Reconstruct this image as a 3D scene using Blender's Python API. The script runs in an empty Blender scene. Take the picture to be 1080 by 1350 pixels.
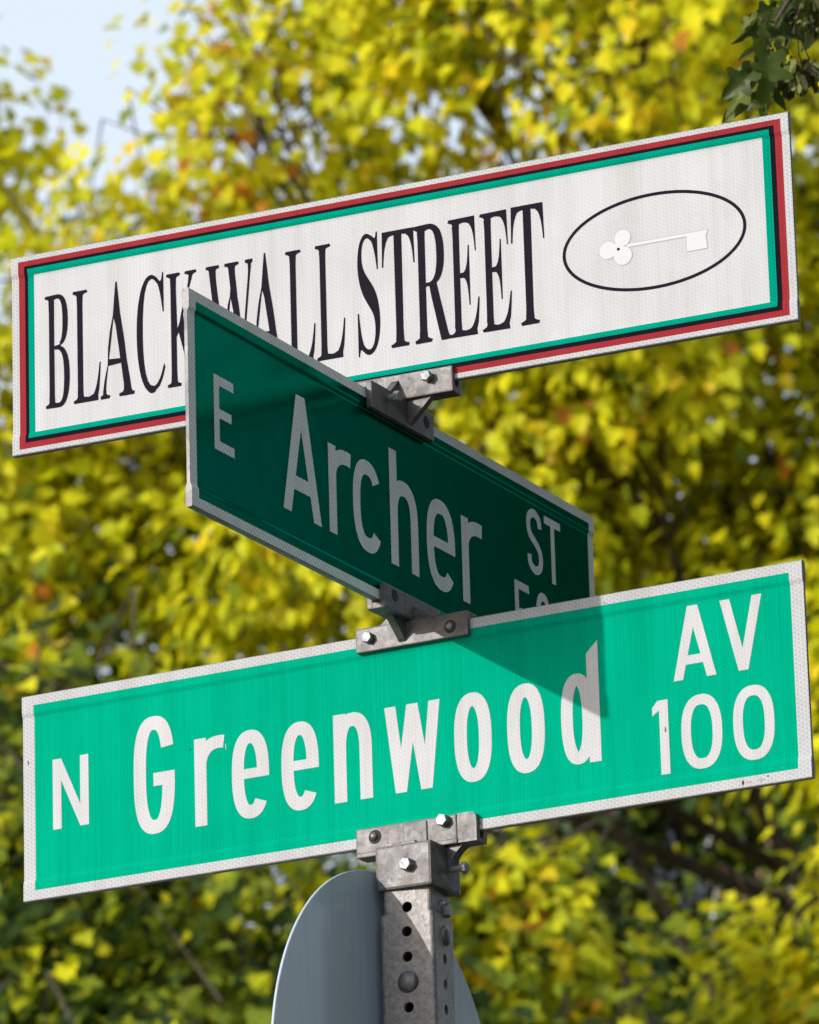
import bpy, bmesh, math, random
import numpy as np
from mathutils import Vector, Matrix
from mathutils.geometry import delaunay_2d_cdt

random.seed(7)
rng = np.random.default_rng(11)
scene = bpy.context.scene
COL = scene.collection

# ------------------------------------------------------------------ camera, sky, sun, exposure
Z0 = 3.25                                    # height of the middle of the lowest street sign above the ground
CAM = Vector((2.78153, -5.31892, -1.641594 + Z0))
RIGHT = Vector((0.8821933, 0.4700664, -0.0277956))
UP = Vector((0.1643831, -0.2521151, 0.9536331))
FWD = Vector((-0.4412632, 0.8458579, 0.2996853))
cam_data = bpy.data.cameras.new('camera')
cam = bpy.data.objects.new('camera', cam_data)
COL.objects.link(cam)
cam.matrix_world = Matrix(((RIGHT.x, UP.x, -FWD.x, CAM.x), (RIGHT.y, UP.y, -FWD.y, CAM.y),
                           (RIGHT.z, UP.z, -FWD.z, CAM.z), (0, 0, 0, 1)))
cam_data.sensor_width = 36.0
cam_data.lens = 7868.9 / 1350.0 * 36.0
cam_data.clip_start = 0.1
cam_data.clip_end = 3000.0
cam_data.dof.use_dof = True
cam_data.dof.focus_distance = 6.2
cam_data.dof.aperture_fstop = 0.2098 / 0.0118
scene.camera = cam

SUN_DIR = Vector((-0.4313, -0.8583, 0.2780)).normalized()
sun_elev = math.asin(SUN_DIR.z)
sun_az = math.atan2(SUN_DIR.x, SUN_DIR.y)
world = bpy.data.worlds.new('World')
scene.world = world
world.use_nodes = True
wn = world.node_tree
wn.nodes.clear()
w_out = wn.nodes.new('ShaderNodeOutputWorld')
w_bg = wn.nodes.new('ShaderNodeBackground')
w_sky = wn.nodes.new('ShaderNodeTexSky')
w_sky.sky_type = 'NISHITA'
w_sky.sun_disc = False
w_sky.sun_elevation = sun_elev
w_sky.sun_rotation = sun_az
w_sky.air_density = 1.0
w_sky.dust_density = 2.0
w_sky.ozone_density = 1.0
w_bg.inputs['Strength'].default_value = 0.15
w_veil = wn.nodes.new('ShaderNodeMix')        # a thin, even veil of high cloud over the whole sky
w_veil.data_type = 'RGBA'
w_veil.inputs[0].default_value = 0.64
w_veil.inputs[7].default_value = (4.15, 4.45, 4.95, 1)
wn.links.new(w_sky.outputs[0], w_veil.inputs[6])
wn.links.new(w_veil.outputs[2], w_bg.inputs[0])
wn.links.new(w_bg.outputs[0], w_out.inputs[0])
sun_data = bpy.data.lights.new('sun', 'SUN')
sun_data.energy = 2.0
sun_data.angle = math.radians(0.53)
sun_data.color = (1.0, 0.965, 0.915)
sun = bpy.data.objects.new('sun', sun_data)
COL.objects.link(sun)
sun.rotation_euler = (-SUN_DIR).to_track_quat('-Z', 'Y').to_euler()
sun.location = (-20, -40, 20)
scene.view_settings.view_transform = 'Standard'
scene.view_settings.look = 'None'
scene.view_settings.gamma = 1.0
scene.view_settings.exposure = 0.72
scene.view_settings.use_curve_mapping = False
scene.cycles.use_denoising = True
scene.cycles.max_bounces = 8
scene.cycles.transparent_max_bounces = 8
scene.cycles.caustics_reflective = False
scene.cycles.caustics_refractive = False

# ------------------------------------------------------------------ helpers
def link(o, parent=None):
    COL.objects.link(o)
    if parent is not None:
        o.parent = parent
    return o

def thing(name, label, cat, loc=(0, 0, 0), rotz=0.0, group=None):
    o = bpy.data.objects.new(name, None)
    o.empty_display_size = 0.1
    o.location = loc
    o.rotation_euler = (0, 0, rotz)
    o['label'] = label
    o['category'] = cat
    if group:
        o['group'] = group
    return link(o)

def obj(name, bm, mat, parent=None, smooth=False, kind=None, label=None):
    me = bpy.data.meshes.new(name)
    bm.to_mesh(me)
    bm.free()
    for m in (mat if isinstance(mat, (list, tuple)) else [mat]):
        me.materials.append(m)
    if smooth:
        me.polygons.foreach_set('use_smooth', [True] * len(me.polygons))
    o = bpy.data.objects.new(name, me)
    if kind:
        o['kind'] = kind
    if label:
        o['label'] = label
    return link(o, parent)

def bx(bm, x0, x1, y0, y1, z0, z1, bevel=0.0):
    r = bmesh.ops.create_cube(bm, size=1.0)
    for v in r['verts']:
        v.co = Vector((x0 + (v.co.x + .5) * (x1 - x0), y0 + (v.co.y + .5) * (y1 - y0), z0 + (v.co.z + .5) * (z1 - z0)))
    if bevel > 0:
        es = list({e for v in r['verts'] for e in v.link_edges})
        bmesh.ops.bevel(bm, geom=es, offset=bevel, segments=2, affect='EDGES', profile=0.6)

def prism(bm, pts, a, b, axis):
    """extrude the polygon pts (two coordinates) along axis from a to b"""
    def mk(p, t):
        if axis == 'x': return (t, p[0], p[1])
        if axis == 'y': return (p[0], t, p[1])
        return (p[0], p[1], t)
    v0 = [bm.verts.new(mk(p, a)) for p in pts]
    v1 = [bm.verts.new(mk(p, b)) for p in pts]
    n = len(pts)
    f = [bm.faces.new(v0), bm.faces.new(v1)]
    for i in range(n):
        f.append(bm.faces.new((v0[i], v0[(i + 1) % n], v1[(i + 1) % n], v1[i])))
    bmesh.ops.recalc_face_normals(bm, faces=f)
    return f

def tube(bm, pts, radii, seg=8):
    rings = []
    pts = [Vector(p) for p in pts]
    for i, p in enumerate(pts):
        d = (pts[min(i + 1, len(pts) - 1)] - pts[max(i - 1, 0)]).normalized()
        a = d.orthogonal().normalized() if i == 0 else (rings_a - d * rings_a.dot(d)).normalized()
        rings_a = a
        b = d.cross(a)
        rings.append([bm.verts.new(p + (a * math.cos(t) + b * math.sin(t)) * radii[i])
                      for t in [2 * math.pi * k / seg for k in range(seg)]])
    for r0, r1 in zip(rings, rings[1:]):
        for k in range(seg):
            bm.faces.new((r0[k], r0[(k + 1) % seg], r1[(k + 1) % seg], r1[k]))
    bm.faces.new(list(reversed(rings[0])))
    bm.faces.new(rings[-1])

# ------------------------------------------------------------------ materials
def new_mat(name):
    m = bpy.data.materials.new(name)
    m.use_nodes = True
    nt = m.node_tree
    return m, nt, nt.nodes['Principled BSDF']

def simple(name, col, rough=0.5, metal=0.0, spec=0.5):
    m, nt, b = new_mat(name)
    b.inputs['Base Color'].default_value = (*col, 1)
    b.inputs['Roughness'].default_value = rough
    b.inputs['Metallic'].default_value = metal
    b.inputs['Specular IOR Level'].default_value = spec
    return m

def node(nt, t, **kw):
    n = nt.nodes.new(t)
    for k, v in kw.items():
        setattr(n, k, v)
    return n

def mathn(nt, op, a, b=None):
    n = nt.nodes.new('ShaderNodeMath')
    n.operation = op
    for i, v in enumerate((a, b)):
        if v is None: continue
        if isinstance(v, (int, float)): n.inputs[i].default_value = v
        else: nt.links.new(v, n.inputs[i])
    return n.outputs[0]

def ramp(nt, fac, stops):
    r = nt.nodes.new('ShaderNodeValToRGB')
    el = r.color_ramp.elements
    el[0].position, el[0].color = stops[0][0], (*stops[0][1], 1)
    el[1].position, el[1].color = stops[-1][0], (*stops[-1][1], 1)
    for p, c in stops[1:-1]:
        e = el.new(p)
        e.color = (*c, 1)
    nt.links.new(fac, r.inputs[0])
    return r.outputs[0]

def noise(nt, vec, scale, detail=4.0, rough=0.6):
    n = nt.nodes.new('ShaderNodeTexNoise')
    n.inputs['Scale'].default_value = scale
    n.inputs['Detail'].default_value = detail
    n.inputs['Roughness'].default_value = rough
    nt.links.new(vec, n.inputs['Vector'])
    return n.outputs[0]

def mixc(nt, fac, a, b, mode='MIX'):
    n = nt.nodes.new('ShaderNodeMix')
    n.data_type = 'RGBA'
    n.blend_type = mode
    for i, v in ((0, fac), (6, a), (7, b)):
        if isinstance(v, (int, float)): n.inputs[i].default_value = v
        elif isinstance(v, tuple): n.inputs[i].default_value = (*v, 1)
        else: nt.links.new(v, n.inputs[i])
    return n.outputs[2]

def sheeting(name, col, rough=0.42, spec=0.35, pattern='hex', strength=0.12, dirt=0.0, streak=0.0, tint=None, film=None):
    """retroreflective sheeting: cells of tiny prisms show as a honeycomb or as slanting bars"""
    m, nt, b = new_mat(name)
    tc = node(nt, 'ShaderNodeTexCoord')
    sep = node(nt, 'ShaderNodeSeparateXYZ')
    nt.links.new(tc.outputs['Object'], sep.inputs[0])
    X, Zc = sep.outputs[0], sep.outputs[2]
    if pattern == 'hex':
        s = 2 * math.pi / 0.0040
        w1 = mathn(nt, 'SINE', mathn(nt, 'MULTIPLY', X, s))
        w2 = mathn(nt, 'SINE', mathn(nt, 'ADD', mathn(nt, 'MULTIPLY', X, s * 0.5), mathn(nt, 'MULTIPLY', Zc, s * 0.866)))
        w3 = mathn(nt, 'SINE', mathn(nt, 'SUBTRACT', mathn(nt, 'MULTIPLY', Zc, s * 0.866), mathn(nt, 'MULTIPLY', X, s * 0.5)))
        v = mathn(nt, 'MULTIPLY', mathn(nt, 'MULTIPLY', w1, w2), w3)
        v = mathn(nt, 'ADD', mathn(nt, 'MULTIPLY', mathn(nt, 'ADD', mathn(nt, 'ADD', w1, w2), mathn(nt, 'MULTIPLY', w3, -1.0)), 0.2), 0.5)
    else:
        s = 2 * math.pi / 0.0046
        v = mathn(nt, 'SINE', mathn(nt, 'ADD', mathn(nt, 'MULTIPLY', X, s * 0.55), mathn(nt, 'MULTIPLY', Zc, s * 0.83)))
        v = mathn(nt, 'ADD', mathn(nt, 'MULTIPLY', v, 0.5), 0.5)
    fac = ramp(nt, v, [(0.25, (1 - strength,) * 3), (0.6, (1, 1, 1))])
    c = mixc(nt, 1.0, (*col,), fac, 'MULTIPLY')
    big = noise(nt, tc.outputs['Object'], 9.0, 3.0)
    c = mixc(nt, 1.0, c, ramp(nt, big, [(0.3, (0.90, 0.90, 0.90)), (0.7, (1, 1, 1))]), 'MULTIPLY')
    if streak > 0:
        mp = node(nt, 'ShaderNodeMapping')
        mp.inputs['Scale'].default_value = (420, 1, 3)
        nt.links.new(tc.outputs['Object'], mp.inputs[0])
        st = noise(nt, mp.outputs[0], 1.0, 2.0)
        c = mixc(nt, 1.0, c, ramp(nt, st, [(0.35, (1 - streak,) * 3), (0.65, (1, 1, 1))]), 'MULTIPLY')
    mp2 = node(nt, 'ShaderNodeMapping')        # faint runs left by rain
    mp2.inputs['Scale'].default_value = (38, 1, 2.2)
    nt.links.new(tc.outputs['Object'], mp2.inputs[0])
    rn = noise(nt, mp2.outputs[0], 1.0, 6.0, 0.65)
    c = mixc(nt, 1.0, c, ramp(nt, rn, [(0.36, (0.91, 0.90, 0.885)), (0.56, (1, 1, 1))]), 'MULTIPLY')
    if dirt > 0:
        dn = noise(nt, tc.outputs['Object'], 160.0, 5.0, 0.7)
        c = mixc(nt, ramp(nt, dn, [(0.56, (0, 0, 0)), (0.72, (dirt,) * 3)]), c, (0.33, 0.27, 0.20))
    nt.links.new(c, b.inputs['Base Color'])
    b.inputs['Roughness'].default_value = rough
    b.inputs['Specular IOR Level'].default_value = spec
    fine = noise(nt, tc.outputs['Object'], 14.0, 2.0)
    bump = node(nt, 'ShaderNodeBump')
    bump.inputs['Strength'].default_value = 0.25 if pattern == 'hex' else 0.07
    bump.inputs['Distance'].default_value = 0.004
    nt.links.new(fine, bump.inputs['Height'])
    nt.links.new(bump.outputs[0], b.inputs['Normal'])
    if film:                                  # light mirrored back through the coloured film takes its colour
        fc, fr, ff = film
        gl = node(nt, 'ShaderNodeBsdfGlossy')
        gl.inputs['Color'].default_value = (*fc, 1)
        gl.inputs['Roughness'].default_value = fr
        nt.links.new(bump.outputs[0], gl.inputs['Normal'])
        mx = node(nt, 'ShaderNodeMixShader')
        mx.inputs[0].default_value = ff
        nt.links.new(b.outputs[0], mx.inputs[1])
        nt.links.new(gl.outputs[0], mx.inputs[2])
        nt.links.new(mx.outputs[0], nt.nodes['Material Output'].inputs[0])
    return m

def galvanised(name, lo, hi, metal=0.75, rough=0.5, rust=0.0, spangle=90.0):
    m, nt, b = new_mat(name)
    tc = node(nt, 'ShaderNodeTexCoord')
    v = node(nt, 'ShaderNodeTexVoronoi')
    v.inputs['Scale'].default_value = spangle
    nt.links.new(tc.outputs['Object'], v.inputs['Vector'])
    n1 = noise(nt, tc.outputs['Object'], 45.0, 6.0, 0.7)
    n2 = noise(nt, tc.outputs['Object'], 260.0, 3.0, 0.6)
    c = mixc(nt, n1, lo, hi)
    hs = node(nt, 'ShaderNodeSeparateColor')
    nt.links.new(v.outputs['Color'], hs.inputs[0])
    c = mixc(nt, 1.0, c, ramp(nt, hs.outputs[0], [(0.0, (0.72, 0.73, 0.76)), (1.0, (1.08, 1.06, 1.04))]), 'MULTIPLY')
    c = mixc(nt, ramp(nt, n2, [(0.60, (0, 0, 0)), (0.68, (0.55,) * 3)]), c, tuple(x * 0.28 for x in lo))
    if rust > 0:
        rn = noise(nt, tc.outputs['Object'], 22.0, 6.0, 0.75)
        c = mixc(nt, ramp(nt, rn, [(0.56, (0, 0, 0)), (0.74, (rust,) * 3)]), c, (0.30, 0.17, 0.085))
    nt.links.new(c, b.inputs['Base Color'])
    b.inputs['Metallic'].default_value = metal
    rr = ramp(nt, n1, [(0.3, (rough - 0.12,) * 3), (0.7, (rough + 0.14,) * 3)])
    nt.links.new(rr, b.inputs['Roughness'])
    bump = node(nt, 'ShaderNodeBump')
    bump.inputs['Strength'].default_value = 0.35
    bump.inputs['Distance'].default_value = 0.0012
    nt.links.new(n2, bump.inputs['Height'])
    nt.links.new(bump.outputs[0], b.inputs['Normal'])
    return m

M = {}
M['green'] = sheeting('green_sheeting', (0.0005, 0.365, 0.222), 0.5, 0.0, 'hex', 0.09, streak=0.10)
M['green_bars'] = sheeting('green_sheeting_shaded', (0.0003, 0.020, 0.012), 0.5, 0.0, 'bars', 0.1, film=((0.0, 0.66, 0.43), 0.16, 0.14))  # part of the slanted sign's shade is put into this green
M['white'] = sheeting('white_sheeting', (0.55, 0.56, 0.585), 0.5, 0.0, 'hex', 0.09, streak=0.03)
M['white_edge'] = sheeting('white_sheeting_worn', (0.51, 0.52, 0.545), 0.5, 0.0, 'hex', 0.22, dirt=0.35)
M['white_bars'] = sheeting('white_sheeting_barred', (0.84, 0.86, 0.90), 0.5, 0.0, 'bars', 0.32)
M['red'] = sheeting('red_ink', (0.30, 0.032, 0.040), 0.5, 0.0, 'hex', 0.14)
M['ink_green'] = sheeting('green_ink', (0.0005, 0.29, 0.20), 0.5, 0.0, 'hex', 0.20)
M['black'] = sheeting('black_ink', (0.012, 0.010, 0.016), 0.5, 0.0, 'hex', 0.1)
M['lettering_black'] = simple('lettering_black', (0.012, 0.010, 0.018), 0.6, 0, 0.02)
M['key_white'] = simple('key_white', (0.575, 0.585, 0.615), 0.6, 0, 0.0)
M['key_edge'] = simple('key_outline', (0.37, 0.38, 0.41), 0.6, 0, 0.0)
M['alu'] = galvanised('blade_aluminium', (0.16, 0.16, 0.17), (0.32, 0.315, 0.31), 0.3, 0.55, 0.0, 30)
M['cast'] = galvanised('cast_aluminium', (0.070, 0.070, 0.077), (0.185, 0.177, 0.178), 0.45, 0.50, 0.34, 140)
M['galv'] = galvanised('galvanised_tube', (0.125, 0.124, 0.13), (0.36, 0.34, 0.325), 0.45, 0.50, 0.30, 230)
M['bolt'] = galvanised('zinc_bolt', (0.15, 0.16, 0.175), (0.30, 0.31, 0.325), 0.35, 0.45, 0.1, 300)
M['bolt_dark'] = galvanised('weathered_bolt', (0.10, 0.095, 0.10), (0.24, 0.22, 0.22), 0.7, 0.42, 0.5, 300)
M['rust'] = simple('rust', (0.16, 0.085, 0.05), 0.8)
M['hole'] = simple('dark_recess', (0.02, 0.019, 0.018), 0.8)
def plate_mat():
    m, nt, b = new_mat('sign_back_aluminium')
    tc = node(nt, 'ShaderNodeTexCoord')
    n1 = noise(nt, tc.outputs['Object'], 7.0, 5.0, 0.6)
    mp = node(nt, 'ShaderNodeMapping')
    mp.inputs['Scale'].default_value = (1, 60, 4)
    mp.inputs['Rotation'].default_value = (0.5, 0, 0)
    nt.links.new(tc.outputs['Object'], mp.inputs[0])
    n2 = noise(nt, mp.outputs[0], 1.0, 5.0, 0.7)
    c = ramp(nt, n1, [(0.3, (0.44, 0.51, 0.63)), (0.7, (0.50, 0.57, 0.68))])
    c = mixc(nt, 1.0, c, ramp(nt, n2, [(0.32, (0.90, 0.90, 0.90)), (0.55, (1, 1, 1))]), 'MULTIPLY')
    nt.links.new(c, b.inputs['Base Color'])
    nt.links.new(ramp(nt, n1, [(0.3, (0.14,) * 3), (0.7, (0.26,) * 3)]), b.inputs['Roughness'])
    b.inputs['Specular IOR Level'].default_value = 0.35
    return m
M['round_back'] = plate_mat()

def bark_mat():
    m, nt, b = new_mat('bark')
    tc = node(nt, 'ShaderNodeTexCoord')
    mp = node(nt, 'ShaderNodeMapping')
    mp.inputs['Scale'].default_value = (1, 1, 0.25)
    nt.links.new(tc.outputs['Object'], mp.inputs[0])
    n = noise(nt, mp.outputs[0], 18.0, 8.0, 0.7)
    nt.links.new(ramp(nt, n, [(0.3, (0.035, 0.026, 0.02)), (0.7, (0.16, 0.12, 0.09))]), b.inputs['Base Color'])
    b.inputs['Roughness'].default_value = 0.9
    bump = node(nt, 'ShaderNodeBump')
    bump.inputs['Strength'].default_value = 0.8
    bump.inputs['Distance'].default_value = 0.02
    nt.links.new(n, bump.inputs['Height'])
    nt.links.new(bump.outputs[0], b.inputs['Normal'])
    return m
M['bark'] = bark_mat()

def leaf_mat(name, trans=0.35, gloss=0.25, rough=0.45):
    m, nt, b = new_mat(name)
    at = node(nt, 'ShaderNodeAttribute', attribute_name='leaf_colour')
    nt.links.new(at.outputs['Color'], b.inputs['Base Color'])
    b.inputs['Roughness'].default_value = rough
    b.inputs['Specular IOR Level'].default_value = gloss
    tr = node(nt, 'ShaderNodeBsdfTranslucent')
    c2 = mixc(nt, 1.0, at.outputs['Color'], (1.0, 1.0, 0.55), 'MULTIPLY')
    nt.links.new(c2, tr.inputs['Color'])
    mx = node(nt, 'ShaderNodeMixShader')
    mx.inputs[0].default_value = trans
    nt.links.new(b.outputs[0], mx.inputs[1])
    nt.links.new(tr.outputs[0], mx.inputs[2])
    nt.links.new(mx.outputs[0], nt.nodes['Material Output'].inputs[0])
    return m
M['leaf'] = leaf_mat('autumn_leaf', 0.46, 0.15)
M['leaf_dark'] = leaf_mat('summer_leaf', 0.32, 0.22, 0.42)

def ground_mat(name, a, b_, scale):
    m, nt, b = new_mat(name)
    tc = node(nt, 'ShaderNodeTexCoord')
    n = noise(nt, tc.outputs['Object'], scale, 8.0, 0.7)
    nt.links.new(ramp(nt, n, [(0.3, a), (0.7, b_)]), b.inputs['Base Color'])
    b.inputs['Roughness'].default_value = 0.9
    return m
M['grass'] = ground_mat('grass_ground', (0.04, 0.06, 0.018), (0.10, 0.11, 0.04), 3.0)
M['asphalt'] = ground_mat('asphalt', (0.04, 0.04, 0.042), (0.075, 0.072, 0.07), 40.0)
M['concrete'] = ground_mat('pavement_concrete', (0.26, 0.24, 0.22), (0.38, 0.36, 0.33), 12.0)
M['line'] = ground_mat('road_paint', (0.60, 0.60, 0.58), (0.80, 0.80, 0.78), 30.0)

def brick_mat():
    m, nt, b = new_mat('brick_wall')
    tc = node(nt, 'ShaderNodeTexCoord')
    sp = node(nt, 'ShaderNodeSeparateXYZ')
    cb = node(nt, 'ShaderNodeCombineXYZ')
    nt.links.new(tc.outputs['Object'], sp.inputs[0])
    nt.links.new(mathn(nt, 'ADD', sp.outputs[0], sp.outputs[1]), cb.inputs[0])
    nt.links.new(sp.outputs[2], cb.inputs[1])
    br = node(nt, 'ShaderNodeTexBrick')
    br.inputs['Scale'].default_value = 1.0
    br.inputs['Brick Width'].default_value = 0.215
    br.inputs['Row Height'].default_value = 0.075
    br.inputs['Mortar Size'].default_value = 0.008
    br.inputs['Color1'].default_value = (0.34, 0.085, 0.05, 1)
    br.inputs['Color2'].default_value = (0.24, 0.06, 0.04, 1)
    br.inputs['Mortar'].default_value = (0.36, 0.32, 0.28, 1)
    nt.links.new(cb.outputs[0], br.inputs['Vector'])
    nt.links.new(br.outputs[0], b.inputs['Base Color'])
    b.inputs['Roughness'].default_value = 0.85
    return m
M['brick'] = brick_mat()
M['stone_trim'] = ground_mat('stone_trim', (0.50, 0.47, 0.42), (0.62, 0.59, 0.54), 20.0)
M['glass'] = simple('window_glass', (0.03, 0.04, 0.05), 0.06, 0.0, 0.8)
M['frame_white'] = simple('window_frame_paint', (0.75, 0.74, 0.72), 0.5)

# ------------------------------------------------------------------ the ground
C0 = Vector((CAM.x, CAM.y, 0))
FH = Vector((FWD.x, FWD.y, 0)).normalized()
RH = Vector((FH.y, -FH.x, 0))
def place(r, d, h=0.0):                      # metres right of the camera, ahead of it, and above the ground
    return C0 + RH * r + FH * d + Vector((0, 0, h))

def sheet(name, pts, z, mat):
    bm = bmesh.new()
    bm.faces.new([bm.verts.new((p[0], p[1], z)) for p in pts])
    bmesh.ops.recalc_face_normals(bm, faces=bm.faces)
    if bm.faces[:] and bm.faces[:][0].normal.z < 0:
        bmesh.ops.reverse_faces(bm, faces=bm.faces)
    return obj(name, bm, mat, kind='structure')
sheet('ground', [(-900, -900), (900, -900), (900, 900), (-900, 900)], -0.004, M['grass'])
sheet('road', [(-400, -14.0), (400, -14.0), (400, -6.6), (-400, -6.6)], 0.0, M['asphalt'])
bm = bmesh.new(); bx(bm, -400, 400, -6.45, -1.2, -0.05, 0.10)
obj('pavement', bm, M['concrete'], kind='structure')
bm = bmesh.new(); bx(bm, -400, 400, -6.60, -6.452, -0.05, 0.105, 0.01)
obj('kerb', bm, M['concrete'], kind='structure')
bm = bmesh.new()
for k in range(-30, 31):
    bx(bm, k * 6.0, k * 6.0 + 3.0, -10.36, -10.24, 0.002, 0.005)
obj('road_markings', bm, M['line'], kind='structure')

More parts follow.
